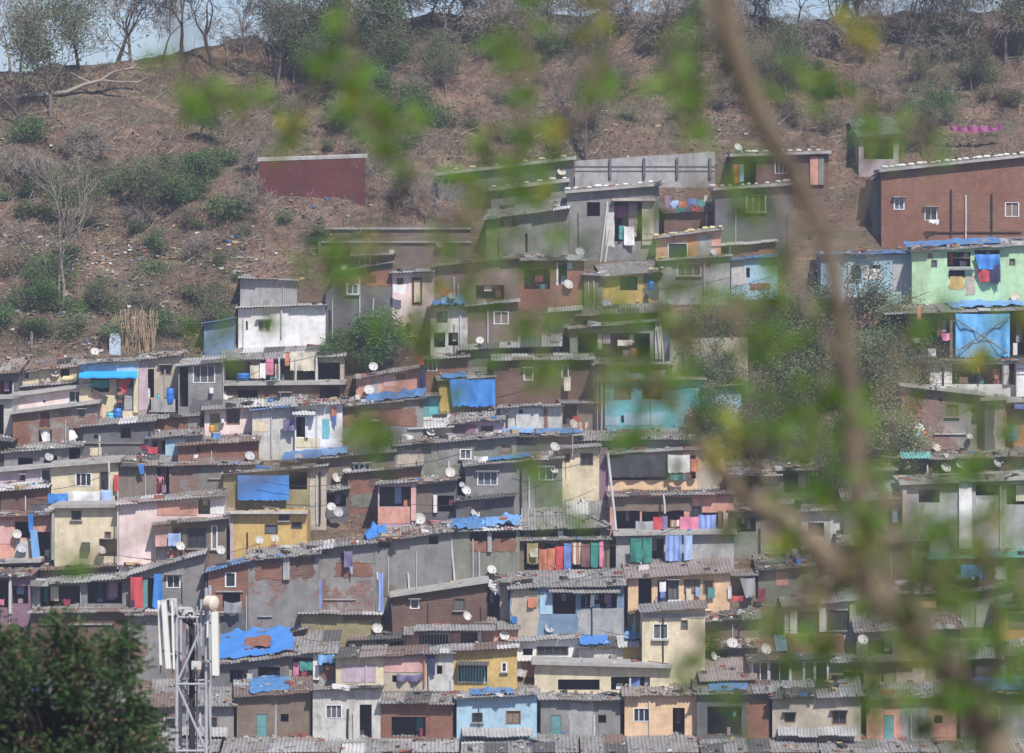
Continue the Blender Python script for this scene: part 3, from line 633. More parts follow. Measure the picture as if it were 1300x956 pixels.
barrel(1185, 132, 1248, 168, 'blue water drum on the verandah floor', 'blue', .1)
h('brick ground floor under the verandah floor slab', 1112, 196, 1715, 190, 292, 'dbrick', [('o', 1190, 215, 1290, 290, .8), ('o', 1600, 200, 1700, 280, .9), ('p', 1410, 205, 1560, 290, 'brown'), ('w', 1402, 235, 1452, 282, 'w', 1)], rs=10, roof='slab', rot=0)
pole(1112, 80, 1112, 270, 'white drain pipe between the grey cement house and the verandah house', .06); dish(1138, 245, 'on the brick ground floor beside the white drain pipe', 26, .3)
dish(1518, 250, 'on the brick ground floor under the verandah', 24, .6)
h('mauve low room under a sheet roof at the left edge', 92, 205, 420, 180, 255, 'magenta', [], rs=14, roof='tin', junk=1.5); bags(.7, .85, 1, s=2.2)
h('pink gabled room beside the cream house with the sky blue canopy', 462, 215, 528, 250, 370, 'pink', [], rs=6, roof='tin')
h('pink plastered house with a pale shutter at the left edge', 66, 252, 470, 197, 345, 'ppink', [('w', 345, 226, 410, 276, 'w', 2), ('o', 218, 268, 230, 280, .2)], rs=10, roof='slab', junk=.1, rot=.04)
h('yellow-white pillar and wall at the far left below the pink house', -60, 265, 62, 262, 470, 'offw', [('o', -50, 290, 18, 440, 1.2)], rs=10, roof='slab')
h('house with brick corner and torn white curtains in two openings', 66, 338, 488, 286, 510, 'pbrick', [('p', 68, 345, 148, 505, 'brick'), ('p', 204, 330, 250, 395, 'red'), ('o', 196, 415, 260, 474, .6), ('o', 345, 408, 400, 470, .6), ('w', 395, 318, 426, 350, 'b', 1)], rs=8, roof='slab', junk=.2, rot=.03)
cloth(196, 412, 250, 478, CL['white'], 'torn white curtain in the left opening of the brick-cornered house', off=.05, x0b=215, rag=.1); cloth(345, 405, 362, 470, CL['white'], 'torn white curtain in the right opening of the brick-cornered house', off=.05, x1b=400)
h('dark grey cement house with a small black window', 415, 402, 765, 375, 550, 'dgrey', [('o', 603, 405, 655, 458, .4), ('o', 470, 440, 488, 460, .2), ('p', 450, 505, 508, 548, 'cream'), ('s', 415, 480, 760, 486, 'grey', .1)], rs=40, roof='ac', rot=.03)
h('brick wall end under the long dark tin roof', 760, 362, 1005, 345, 420, 'brick', [('p', 940, 350, 1002, 418, 'pbrick')], rs=36, roof='ac')
h('pink and white house with an olive door and blue bottle', 1022, 312, 1520, 288, 442, 'ppink', [('w', 1132, 315, 1198, 384, 'b', 2), ('d', 1050, 335, 1100, 430, 'olive'), ('g', 1108, 362, 1122, 382), ('p', 1265, 300, 1400, 440, 'offw')], rs=64, roof='tin', ov=.5)
dish(1590, 120, 'on the pink wall left of the messy white house', 2) if 0 else None
h('low porch with pale sheet walls under a mossy slab', 740, 460, 1010, 440, 545, 'lgrey', [('o', 760, 468, 826, 540, 1.), ('p', 828, 462, 930, 545, 'blue')], rs=38, roof='ac', junk=1.6)
barrel(1046, 392, 1072, 430, 'orange jerrycan on the low porch roof', 'orange', cat='jerrycan'); cloth(1055, 430, 1105, 458, TARPL, 'crumpled blue bag beside the orange jerrycan', cat='cloth', rag=.08)
cloth(740, 500, 790, 535, CL['red'], 'red cloth bundle under the low porch roof'); cloth(700, 488, 742, 512, CL['maroon'], 'dark maroon cloth beside the low porch')
dish(728, 548, 'in front of the low porch with the red bundle', 28, .2)
h('brick and cement house with a dish on its corner under rusty sheets', 890, 498, 1292, 470, 595, 'brick', [('o', 984, 500, 1002, 524, .3), ('p', 985, 555, 1290, 600, 'pbrick')], rs=42, roof='rust', rot=.03)
dish(1250, 546, 'on the right corner of the brick and cement house', 27, .4); cloth(968, 538, 990, 556, CL['white'], 'white rag on the brick and cement house')
h('low grey room with two black windows and a white cloth dish post', 20, 530, 408, 498, 620, 'grey', [('o', 90, 556, 164, 602, .8), ('o', 220, 548, 285, 592, .8), ('o', 345, 500, 400, 590, 1.)], rs=44, roof='ac', junk=2)
dish(246, 551, 'between the two black windows of the low grey room', 27, .4)
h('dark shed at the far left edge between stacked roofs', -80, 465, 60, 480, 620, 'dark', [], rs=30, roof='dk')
h('dark shack at the far left edge beside the mauve room', -80, 140, 92, 130, 300, 'dgrey', [('o', -60, 170, 60, 250, 1.)], rs=70, roof='rust', junk=3)
h('short brick gable under the red rusty roof', 405, 562, 565, 560, 600, 'brick', [], rs=20, roof='rust')
h('pinkish-white house with a tiny square window and grey shutter', -40, 630, 256, 604, 705, 'lilac', [('w', 103, 645, 125, 670, 'd', 1), ('w', 205, 618, 255, 680, 'w', 1)], rs=12, roof='slab', junk=.1)
h('cream balcony house with a dark sliding window and brown shutter', 256, 604, 592, 578, 735, 'cream', [('w', 378, 636, 458, 694, 'w', 3), ('w', 500, 628, 545, 712, 'b', 1), ('b', 238, 745, 590, 802, 'offw', .8)], rs=14, roof='slab', rot=0, junk=.2, dy=-1.)
cloth(236, 733, 340, 786, TARP, 'blue tarpaulin over the left end of the cream balcony', off=.95, cat='tarpaulin'); cloth(320, 740, 340, 838, TARP, 'blue tarpaulin corner dangling from the cream balcony', off=1., cat='tarpaulin', x0b=325, x1b=332)
cloth(340, 722, 548, 790, CL['white'], 'long white cloth drying on the cream balcony', off=.92); cloth(505, 715, 560, 780, CL['sky'], 'pale blue cloth at the right end of the cream balcony', off=1.)
pole(543, 572, 546, 722, 'white porch pole on the cream balcony', .05, .8)
h('house of brown board sheets beside the cream balcony', 592, 598, 780, 596, 790, 'wood', [('p', 575, 585, 592, 700, 'ora')], rs=44, roof='dk', junk=1.2); cloth(570, 640, 592, 722, CL['red'], 'red and yellow cloth beside the brown board house')
dish(0, 0, '', 1) if 0 else None
cloth(690, 586, 720, 635, TARP, 'small blue rag dangling from the dark roof of the brown board house', rag=.05, x0b=700)
h('rough grey house with a dark doorway beside the brown board house', 780, 600, 1285, 592, 755, 'gbrick', [('o', 783, 602, 845, 748, 1.2), ('s', 1040, 658, 1110, 664, 'lgrey', .1)], rs=16, roof='ac', rot=-.02)
h('brick room with a sagging dark sheet and torn white eaves at the left edge', -40, 728, 240, 705, 860, 'dbrick', [('p', 170, 725, 240, 765, 'brick'), ('o', -30, 730, 5, 850, .8)], rs=36, roof='offw' if 0 else 'wtin', junk=1.5)
cloth(142, 772, 242, 862, TARPD, 'dark grey sheet sagging across the brick room at the left edge', off=.6, cat='cloth', sag=.2, x0b=175)
h('pink house with a black sheet hung on its wall', 596, 792, 1122, 748, 1115, 'ppink', [('v', 590, 790, 590, 1110), ('o', 990, 760, 1050, 838, 1.), ('p', 1056, 752, 1120, 838, 'white'), ('p', 786, 770, 985, 845, 'salmon')], rs=20, roof='ac', rot=.03, dy=-.8)
h('pink and brown shopfront under a corrugated awning next to the yellow house', 775, 892, 1130, 860, 1112, 'brown', [('p', 775, 895, 860, 1000, 'pink'), ('o', 778, 900, 910, 1108, 1.2), ('w', 935, 910, 1030, 1005, 'd', 3), ('p', 925, 1012, 1048, 1100, 'brick'), ('w', 1056, 900, 1085, 1010, 'w', 1)], rs=42, roof='ac', dy=-1.6, ov=.5, rot=.02)
cloth(842, 932, 905, 995, CL['sky'], 'pale blue cloth in the shopfront under the corrugated awning', off=0.); dish(902, 996, 'on the shopfront beside the red shelf', 26, .5)
h('olive upper room hidden behind a bright blue tarpaulin', 1116, 642, 1545, 612, 830, 'olive', [('o', 1180, 645, 1300, 770, .5), ('o', 1445, 625, 1535, 715, 1.)], rs=14, roof='ac', rot=0, dy=-.6)
cloth(1188, 642, 1445, 768, TARP, 'bright blue tarpaulin stretched over the olive upper room', off=.2, cat='tarpaulin', fold=.02)
h('cream board screen wall beside the blue tarpaulin room', 1548, 610, 1632, 600, 850, 'beige', [], rs=8, roof='tin')
h('yellow house with three small dark windows under the tarpaulin room', 1150, 838, 1535, 825, 1100, 'yel', [('s', 1120, 822, 1540, 836, 'offw', .4), ('w', 1396, 828, 1445, 866, 'd', 1), ('w', 1325, 892, 1388, 932, 'd', 1), ('w', 1456, 882, 1510, 906, 'd', 1), ('p', 1120, 845, 1165, 1090, 'lilac')], rs=6, roof=None, rot=0, dy=-1.2)
# ================= row 440, second tile
tile(325, 440)
h('salmon house with a round dark hole and peeling grey patch', 500, 162, 838, 106, 270, 'salmon', [('o', 697, 126, 744, 164, .3), ('p', 572, 172, 610, 240, 'lgrey'), ('p', 640, 150, 700, 200, 'pink')], rs=14, roof='tin', rot=.03)
dish(587, 99, 'on the roof of the salmon house', 27, .2); dish(566, 215, 'on the front of the salmon house', 27, .1); cloth(820, 60, 848, 210, CL['navy'], 'dark blue cloth strip hanging at the corner of the salmon house')
cloth(818, 50, 840, 92, CL['red'], 'red flag-like rag above the corner of the salmon house', rag=.06)
h('small brick house with a bright white window above the blue tarpaulin porch', 850, 70, 1060, 55, 215, 'brick', [('w', 860, 71, 904, 120, 'w', 2)], rs=18, roof='dk')
h('porch closed by a large blue tarpaulin under a tin roof', 915, 172, 1190, 152, 325, 'olive', [('o', 985, 175, 1185, 300, .6), ('p', 918, 190, 962, 325, 'yel')], rs=46, roof='ac')
cloth(966, 162, 1196, 298, TARP, 'large blue tarpaulin closing the porch beside the dark brick house', off=.25, cat='tarpaulin', fold=.07, rag=.08, x0b=985); tarp(.1, .5, 0., .5, TARPB, 'torn blue tarpaulin on the tin roof of the tarpaulin porch')
h('big dark brick house with two white shutters', 1188, 72, 1685, 66, 290, 'dbrick', [('w', 1340, 112, 1385, 165, 'w', 1), ('w', 1530, 95, 1562, 155, 'w', 1), ('v', 1690, 120, 1690, 260)], rs=30, roof='tin', rot=0, junk=.3)
cloth(1540, 150, 1574, 220, CL['cream'], 'cream cloth hanging under the right shutter of the big dark brick house')
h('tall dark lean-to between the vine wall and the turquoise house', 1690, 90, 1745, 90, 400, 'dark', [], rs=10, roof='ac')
h('olive-brown brick house with a greenish window and teal door', 430, 305, 835, 262, 480, 'gbrick', [('w', 574, 317, 614, 366, 'w', 1), ('p', 440, 312, 800, 400, 'brick')], rs=44, roof='ac', rot=.02, junk=2.)
tarp(.3, .98, .1, .8, TARPB, 'ragged blue tarpaulin among debris on the olive-brown brick house', .12)
h('teal-doored side room right of the olive-brown brick house', 830, 252, 918, 246, 345, 'tealg', [('d', 862, 255, 912, 336, 'turq')], rs=8, roof='tin')
h('whitewashed wall with a lit patch painted as a cream panel left of the striped clothes', -20, 322, 195, 302, 512, 'offw', [('p', -15, 375, 60, 425, 'cream')], rs=20, roof='blue', rot=.04)  # cream panel paints in sunlight falling on the wall
h('messy white house with a small tin door canopy', 195, 300, 432, 288, 508, 'white', [('o', 202, 352, 258, 452, 1.), ('c', 247, 350, 262, 455, 'white'), ('a', 184, 318, 300, 345, 'wtin', .7), ('p', 332, 362, 368, 460, 'turq'), ('p', 200, 455, 320, 505, 'cream')], rs=26, roof='tin', junk=2)
cloth(136, 362, 192, 420, CL['purple'], 'purple jacket hanging left of the messy white house door'); cloth(378, 300, 402, 345, CL['orange'], 'orange and blue cloth at the right of the messy white house'); cloth(380, 345, 402, 395, CL['blue'], 'blue cloth below the orange one at the messy white house')
dish(238, 250, 'above the messy white house', 2) if 0 else None
h('pale shed with a white corrugated roof near the centre', 772, 405, 978, 395, 460, 'cream', [], rs=60, roof='wtin', ov=.6, rot=.02)
dish(876, 424, 'in front of the pale corrugated shed', 26, .3); dish(684, 448, 'upper one of the two left of the pale corrugated shed', 24, .4); dish(690, 490, 'lower one of the two left of the pale corrugated shed', 30, .1)
h('mauve house with a small dark-framed window under mossy debris', 978, 385, 1238, 362, 450, 'lilac', [('w', 1126, 398, 1188, 434, 'b', 1), ('p', 980, 390, 1100, 450, 'magenta')], rs=56, roof='ac', junk=2.5)
dish(1222, 376, 'small one by the mauve house', 14, .3)
h('long brown cement house with three small square windows', 335, 560, 692, 528, 700, 'brown', [('w', 490, 590, 516, 616, 'w', 1), ('w', 518, 590, 542, 616, 'w', 1), ('w', 544, 588, 568, 614, 'w', 1)], rs=46, roof='ac', rot=.02)
tarp(0, .35, .1, .8, TARPL, 'faded blue tarpaulin over the left end of the long brown cement house'); tarp(-.5, 0.02, .0, .7, TARPB, 'blue tarpaulin spread over the roof left of the long brown cement house')
dish(214, 554, 'at the blue tarpaulin edge below the messy white house', 27, .3); dish(404, 655, 'above the cream board screen wall', 28, .7)
h('mossy grey house with pale shutter and white double window', 692, 498, 1305, 452, 655, 'ggreen', [('w', 1020, 517, 1076, 558, 'w', 2), ('p', 700, 510, 830, 640, 'beige'), ('o', 815, 545, 833, 598, .4), ('w', 1225, 495, 1280, 528, 'b', 1), ('p', 910, 480, 1010, 600, 'grey')], rs=30, roof='ac', rot=.03, junk=2)
h('grey house with a wide white-framed window', 1048, 598, 1400, 570, 790, 'grey', [('w', 1108, 630, 1207, 690, 'w', 3)], rs=30, roof='ac', rot=.03); tarp(.3, .9, .2, .8, TARPB, 'blue tarpaulin strip over the grey house with the wide window')
h('grey house with a white two-pane window left of the cream tiled house', 1400, 568, 1532, 560, 785, 'ggreen', [('w', 1415, 606, 1485, 664, 'w', 2)], rs=30, roof='ac', rot=.0)
dish(1492, 615, 'beside the two-pane window left of the cream tiled house', 25, .5); dish(1496, 500, 'high on the roof left of the cream tiled house', 28, .5); dish(1590, 386, 'on the blue tarpaulin roof below the cream wall', 28, .7)
dish(972, 628, 'on the mossy grey house left of the wide white window', 28, .3); cloth(1090, 548, 1160, 575, CL['white'], 'white plastic sheet on the roof above the wide white window', cat='cloth', rag=.1)
h('brick upper room with red-brown wall and thin tin roof', 458, 635, 826, 606, 780, 'brick', [('p', 475, 740, 605, 800, 'ggreen'), ('p', 560, 630, 700, 700, 'dbrick')], rs=10, roof='tin', rot=.02)
h('pink booth with an open green-dark window and poster wall', 610, 692, 800, 678, 890, 'lilac', [('o', 618, 700, 778, 800, .7), ('c', 776, 682, 800, 870, 'pink'), ('p', 610, 804, 776, 885, 'salmon')], rs=12, roof='tin', rot=0, dy=-.5)
h('grey corrugated door room right of the pink booth', 802, 690, 1000, 672, 835, 'dgrey', [('p', 804, 695, 886, 832, 'wood'), ('c', 888, 742, 906, 830, 'white'), ('o', 908, 745, 990, 826, 1.)], rs=34, roof='rust', junk=2.5)
dish(1052, 718, 'right of the grey corrugated door room', 28, .5); dish(1030, 690, 'just above the other right of the grey corrugated door', 16, .2)
h('dark gap room with a broken roof left of the brick upper room', 332, 730, 462, 712, 820, 'dgrey', [('o', 345, 740, 450, 800, 1.)], rs=40, roof='ac', junk=2)
h('house of dark leaning sheets below the wide white window', 1000, 775, 1290, 745, 850, 'dgrey', [('p', 1010, 770, 1140, 810, 'wood')], rs=30, roof='dk')
dish(378, 800, 'left one of the pair below the dark gap room', 25, .3); dish(412, 826, 'right one of the pair below the dark gap room', 30, .4)
dish(696, 876, 'left of the pair below the pink booth', 28, .7); dish(818, 860, 'right of the pair below the pink booth', 32, .2); dish(1098, 832, 'on the tarpaulin roofs below the leaning sheets', 28, .6)
cloth(870, 866, 935, 895, CL['pink'], 'pink cloth spread on the roof right of the pink booth')
# ================= row 440, third tile
tile(650, 440)
h('pale cream wall with a rusty post under blue tarpaulin scraps', -60, 310, 250, 300, 415, 'offw', [('p', 160, 312, 178, 410, 'brick'), ('o', 35, 315, 55, 335, .2), ('w', 250, 330, 251, 331)], rs=12, roof='ac')
h('dark low band of roofs and wall below the cream wall', -60, 455, 340, 450, 520, 'dgrey', [], rs=36, roof='dk', junk=1.5)
tarp(.02, .4, .2, .9, TARPL, 'pale blue tarpaulin under the cream wall'); tarp(.45, .98, .2, .9, TARPB, 'blue tarpaulin beside the printed sheets near the turquoise house')
cloth(325, 375, 385, 408, CL['print'], 'printed cloth heaped left of the turquoise house', rag=.08); cloth(305, 345, 340, 375, CL['red'], 'red and white cloth left of the turquoise house')
h('narrow board lean-to left of the turquoise house', 250, 285, 438, 285, 400, 'wood', [('o', 255, 290, 325, 390, .8)], rs=20, roof='tin')
h('turquoise house with a curtained window and brown window', 438, 178, 960, 168, 395, 'turq', [('w', 512, 196, 594, 260, 'b', 2), ('o', 652, 192, 745, 262, .5), ('p', 560, 330, 760, 395, 'blue'), ('p', 440, 350, 540, 395, 'blue'), ('o', 545, 345, 600, 380, .3)], rs=18, roof='rust', rot=.0)
cloth(655, 190, 742, 248, CL['grey'], 'grey curtain looped in the turquoise house window', off=.02, x0b=690)
cloth(488, 120, 554, 168, CL['blue'], 'deep blue cloth on the balcony above the turquoise house'); cloth(572, 130, 672, 158, CL['sky'], 'long faded blue cloth on the balcony above the turquoise house'); cloth(690, 116, 768, 150, CL['mauve'], 'striped mauve cloth on the balcony above the turquoise house')
h('dim balcony room above the turquoise house', 395, 100, 800, 92, 180, 'ggreen', [('o', 440, 110, 560, 168, 1.), ('o', 580, 105, 780, 150, 1.)], rs=14, roof='tin')
h('bright blue house wall half hidden behind the vines', 955, 205, 1150, 195, 450, 'turq', [('o', 870, 320, 940, 380, .5), ('p', 1000, 220, 1140, 330, 'blue')], rs=12, roof='ac', dy=.8)
dish(896, 332, 'right of the turquoise house front', 24, .5); dish(884, 402, 'below the turquoise house front', 26, .5)
h('grey roof strip house crowded with debris below the turquoise house', 340, 470, 1080, 455, 540, 'ggreen', [], rs=60, roof='ac', junk=1.2)
h('cream tiled house with two small windows on the upper floor', 230, 518, 436, 502, 722, 'cream', [('w', 260, 536, 288, 574, 'b', 1), ('w', 344, 536, 404, 588, 'd', 2)], rs=14, roof='tin', rot=0, junk=.2)
dish(360, 765, 'small white one on the dark roof below the cream tiled house', 22, .9)
h('brown side wall with a pipe right of the cream tiled house', 437, 515, 480, 510, 720, 'magenta', [], rs=4, roof=None)
h('upper room screened with dark netting above the laundry porch', 480, 542, 1060, 512, 740, 'peach', [('o', 488, 545, 772, 668, 1.), ('p', 930, 600, 1040, 720, 'beige'), ('o', 790, 545, 920, 660, 1.)], rs=10, roof='tin', rot=0)
cloth(482, 545, 778, 655, CL['black'], 'dark net curtain screening the upper room above the laundry porch', off=.15, cat='net', fold=.06, sag=-.05); cloth(780, 540, 890, 630, CL['white'], 'white sheet hanging right of the dark net curtain'); cloth(892, 560, 932, 625, CL['orange'], 'orange cloth hanging right of the white sheet'); cloth(790, 638, 868, 665, CL['teal'], 'dark teal and orange cloth under the white sheet')
h('laundry porch of brown brick with a long tin roof', 490, 752, 1110, 742, 990, 'salmon', [('o', 520, 820, 640, 980, 1.2), ('w', 890, 800, 950, 850, 'd', 2), ('p', 500, 755, 900, 820, 'brown'), ('o', 650, 820, 860, 980, 1.2), ('o', 950, 830, 1060, 980, 1.)], rs=14, roof='dk', rot=0)
pole(478, 530, 535, 1080, 'long white pipe leaning in front of the laundry porch', .07, .9); pole(757, 740, 765, 835, 'short white post under the laundry porch roof', .05, .4)
for a, b, c_, d, m_, l in ((618, 872, 706, 975, 'grey', 'large grey sheet'), (706, 850, 750, 915, 'red', 'brick red towel'), (752, 845, 778, 910, 'purple', 'purple shirt'), (790, 865, 838, 900, 'print', 'small patterned cloth'), (840, 850, 946, 945, 'pink', 'big pink sheet'), (934, 840, 1022, 925, 'bstripe', 'blue striped sheet'), (1030, 820, 1052, 930, 'brown', 'brown cloth'), (1058, 830, 1080, 920, 'cream', 'cream cloth')):
    cloth(a, b, c_, d, CL[m_], l + ' on the upper line of the laundry porch', off=.45)
tile(650, 660)
h('lower porch room behind the green and blue sheets', 520, 80, 1110, 70, 240, 'lgrey', [('o', 590, 95, 760, 225, 1.)], rs=12, roof='slab', dy=-.3, rot=0)
for a, b, c_, d, m_, l in ((593, 90, 650, 212, 'green', 'left dark green sheet'), (655, 88, 700, 215, 'green', 'right dark green sheet with a pale edge'), (768, 75, 848, 205, 'bstripe', 'wide blue printed sheet'), (860, 75, 902, 202, 'sky', 'narrow sky blue sheet')):
    cloth(a, b, c_, d, CL[m_], l + ' on the lower line of the laundry porch', off=.55)
h('dim hut right of the laundry porch behind the leaning branch', 1090, -40, 1330, -50, 130, 'ggreen', [('o', 1120, -10, 1220, 60, 1.), ('p', 1230, -30, 1320, 120, 'brown')], rs=60, roof='rust', junk=3)
h('upper hut right of the netted room below the vine bank', 1075, -215, 1340, -225, -90, 'dgrey', [('o', 1120, -190, 1200, -120, 1.)], rs=70, roof='ac', junk=3)
h('dark mossy-roofed room left of the leaning white pipe', 60, 45, 490, 30, 120, 'dgrey', [('o', 90, 50, 440, 110, 1.3)], rs=110, roof='ac', junk=1.2, rot=0)
h('row of dim rooms behind the long line of coloured laundry', 20, 108, 488, 100, 270, 'brown', [('o', 60, 120, 440, 250, 1.2)], rs=6, roof='ac', rot=0)
for i, (a, c_, m_, l, y0) in enumerate(((75, 130, 'olive', 'mustard-green cloth', 115), (135, 175, 'orange', 'orange sheet', 145), (177, 216, 'orange', 'rust coloured sheet', 140), (218, 258, 'red', 'bright red cloth', 130), (260, 300, 'blue', 'royal blue cloth', 115), (302, 345, 'print', 'brown patterned sheet', 112), (346, 390, 'brown', 'brown sheet with leaf print', 118), (394, 435, 'green', 'deep green cloth', 112), (437, 460, 'pink', 'narrow pink cloth', 105))):
    cloth(a, y0, c_, y0 + 105 + (i * 37) % 30, clothmat('cloth_olive', (.3, .26, .1)) if m_ == 'olive' else CL[m_], l + ' on the long line left of the leaning pipe', off=.4)
cloth(90, 140, 130, 185, CL['cream'], 'cream towel over the mustard-green cloth', off=.6)
pole(465, 60, 470, 240, 'left rail of the dark ladder by the leaning pipe', .03, .6, TWINE); dish(274, 250, 'below the long line of coloured laundry', 28, .4); dish(634, 215, 'on the tiled roof of the peach house', 24, .4)
h('blue-walled house with an inner blue room under corrugated eaves', -10, 342, 560, 325, 590, 'dblue', [('o', 205, 365, 318, 470, 1.3), ('p', 140, 360, 200, 470, 'blue'), ('o', 345, 375, 368, 440, .4), ('o', 372, 368, 524, 440, 1.), ('p', 0, 350, 130, 580, 'beige'), ('w', 85, 345, 128, 380, 'd', 1), ('p', 330, 445, 556, 580, 'lgrey'), ('a', 185, 338, 540, 362, 'ac', .6)], rs=60, roof='ac', rot=0, junk=1.)
cloth(80, 388, 125, 438, CL['orange'], 'orange garment on the beige wall left of the blue room'); cloth(392, 372, 412, 435, CL['white'], 'white and pink garment in the right opening of the blue-walled house'); dish(188, 540, 'before the blue-walled house', 29, .3)
cloth(0, 480, 25, 515, TARP, 'blue scrap at the left end of the blue-walled house')
h('peach house with school clothes drying in its open window', 580, 292, 1092, 262, 500, 'peach', [('o', 632, 294, 698, 425, 1.), ('o', 728, 302, 780, 430, .7), ('w', 782, 306, 832, 396, 'd', 2), ('p', 782, 398, 846, 430, 'white'), ('w', 862, 302, 940, 364, 'd', 3), ('w', 958, 306, 1008, 368, 'b', 1), ('p', 700, 285, 716, 430, 'peach'), ('g', 1008, 468, 1032, 488)], rs=62, roof='tile', rot=.02, junk=.6)
for a, b, c_, d, m_, l in ((738, 308, 770, 360, 'white', 'white school shirt'), (742, 358, 768, 388, 'blue', 'blue school skirt'), (744, 386, 772, 420, 'navy', 'navy trousers'), (872, 342, 896, 415, 'cream', 'long white cloth'), (918, 335, 944, 382, 'sky', 'pale blue shirt'), (980, 336, 1014, 392, 'teal', 'teal shirt'), (716, 380, 728, 445, 'mauve', 'pinkish towel')):
    cloth(a, b, c_, d, CL[m_], l + ' hanging on the front of the peach house', off=.12, fold=.03)
h('cluttered dark side room right of the peach house', 1094, 285, 1220, 280, 480, 'brown', [('o', 1100, 290, 1200, 400, 1.2), ('o', 1100, 440, 1150, 475, .5)], rs=14, roof='tin')
cloth(1140, 290, 1215, 385, CL['grey'], 'dirty pale sheet tied up right of the peach house', x0b=1165, rag=.1); cloth(1080, 330, 1098, 395, CL['white'], 'white cloth at the right corner of the peach house'); cloth(1100, 378, 1158, 405, CL['red'], 'red cloth in the cluttered side room'); cloth(1230, 340, 1268, 410, CL['maroon'], 'maroon cloth right of the cluttered side room')
h('tall cream house with a white-grilled window and small square vent', 650, 462, 965, 442, 800, 'cream', [('w', 706, 522, 778, 590, 'w', 2), ('s', 700, 592, 785, 602, 'offw', .2), ('w', 845, 503, 878, 542, 'b', 1), ('p', 655, 468, 960, 490, 'lgrey')], rs=16, roof='ac', rot=0, junk=.2, dy=-.4)
h('mossy side wall left of the tall cream house', 598, 470, 652, 460, 590, 'olive', [('p', 600, 520, 615, 560, 'turq')], rs=10, roof='rust')
h('white house with a long dark window and pink tin lean-to', 25, 608, 332, 592, 710, 'white', [('o', 55, 643, 103, 676, .4), ('w', 125, 636, 280, 671, 'd', 4)], rs=16, roof='tin', rot=.02)
h('pink tin lean-to in front of the white house', 45, 706, 330, 700, 730, 'pink', [('w', 190, 704, 262, 728, 'w', 2)], rs=20, roof='wtin')
dish(45, 765, 'at the left corner of the cream house on the lowest row', 24, .5)
h('dull yellow house under blue tarpaulin eaves', 330, 640, 728, 625, 730, 'yel', [('p', 335, 645, 550, 700, 'offw'), ('w', 365, 680, 422, 708, 'd', 1)], rs=58, roof='dk', rot=.02); tarp(.05, .4, .1, .9, TARP, 'blue tarpaulin on the dull yellow house'); tarp(.6, .98, .3, 1., TARPL, 'faded blue tarpaulin at the right of the dull yellow house')
h('cream house on the lowest row with two wide dark windows', 112, 722, 788, 740, 900, 'cream', [('o', 230, 798, 438, 850, .8), ('o', 495, 785, 690, 850, .8), ('p', 74, 730, 112, 900, 'dgrey'), ('v', 590, 790, 590, 850)], rs=12, roof='slab', rot=-.02, junk=.2)
cloth(592, 790, 640, 850, CL['blue'], 'deep blue cloth in the right window of the lowest cream house', off=-.1)
h('debris-covered hut right of the tall cream house', 965, 505, 1235, 490, 600, 'brown', [], rs=70, roof='dk', junk=5)
h('low hut with dishes and scrap on a broken roof', 965, 645, 1230, 635, 700, 'dgrey', [('o', 990, 655, 1080, 690, .8)], rs=60, roof='rust', junk=5)
dish(1102, 615, 'on the broken roof right of the tall cream house', 30, .2); dish(1272, 645, 'beside the tilted white board', 30, .4); dish(1012, 680, 'low grey one right of the tall cream house', 28, .9)
h('shack with striped tin sheets at the bottom right of centre', 950, 800, 1215, 790, 960, 'wood', [('o', 980, 810, 1100, 880, 1.)], rs=85, roof='tile', ov=.5)
# ================= row 660 left
tile(0, 660)
h('cream lower house with a wall box, dark doorway and blue shutter', 270, -58, 590, -62, 215, 'cream', [('w', 358, -42, 404, -4, 'd', 1), ('g', 408, 112, 450, 156, FRD), ('o', 495, 95, 588, 182, 1.), ('w', 523, 62, 553, 87, 'b', 1), ('c', 258, -50, 272, 200, 'lgrey')], rs=8, roof='slab', rot=0, dy=-1.1, junk=0)
dish(508, 150, 'beside the dark doorway of the cream lower house', 25, .7); cloth(612, 32, 742, 112, TARPD, 'black-grey sheet hung on the pink house wall', off=1., cat='cloth', Y=Ys(ty(185)), fold=.03)
h('salmon and white cluttered house at the left edge', -60, -8, 255, -20, 215, 'salmon', [('o', 75, 10, 165, 90, 1.), ('o', 180, 60, 252, 200, 1.), ('p', -60, 0, 70, 120, 'pink'), ('p', 75, 95, 165, 200, 'offw'), ('v', 258, 0, 258, 200)], rs=20, roof='rust', junk=1.5, rot=.02)
cloth(138, -30, 166, 60, TARP, 'upper blue tarpaulin strip beside the cream lower house', x0b=145); cloth(150, 50, 185, 225, TARPL, 'long faded blue tarpaulin strip at the salmon house', x0b=165, x1b=205); cloth(272, 90, 290, 180, CL['blue'], 'narrow dark blue cloth on the cream lower house')
dish(85, 70, 'white one inside the salmon cluttered house', 26, .3); dish(10, 225, 'at the left edge under the salmon house', 28, .5); dish(110, 140, 'lower one in the salmon cluttered house', 28, .2)
h('long low grey room under debris-covered roofs', 200, 250, 700, 225, 300, 'brown', [], rs=40, roof='rust', junk=2.5)
h('dark porch with a white post at the left edge', -60, 288, 150, 285, 480, 'magenta', [('o', -50, 300, 40, 440, 1.2), ('o', 60, 330, 140, 420, 1.), ('c', 44, 280, 58, 470, 'offw')], rs=40, roof='dk', junk=2); cloth(-5, 395, 20, 425, CL['pink'], 'pink cloth in the dark porch at the left edge')
h('lower grey shack at the left edge under the salmon house', -60, 220, 195, 212, 290, 'dgrey', [('o', -40, 230, 140, 280, 1.)], rs=10, roof='slab')
h('verandah house with two wide openings and a red curtained door', 158, 328, 650, 292, 455, 'grey', [('o', 200, 322, 398, 432, 1.4), ('o', 436, 312, 610, 420, 1.4), ('p', 160, 335, 196, 450, 'lgrey'), ('b', 190, 435, 650, 458, 'lgrey', .4)], rs=34, roof='tin', rot=0, ov=.5, junk=.8)
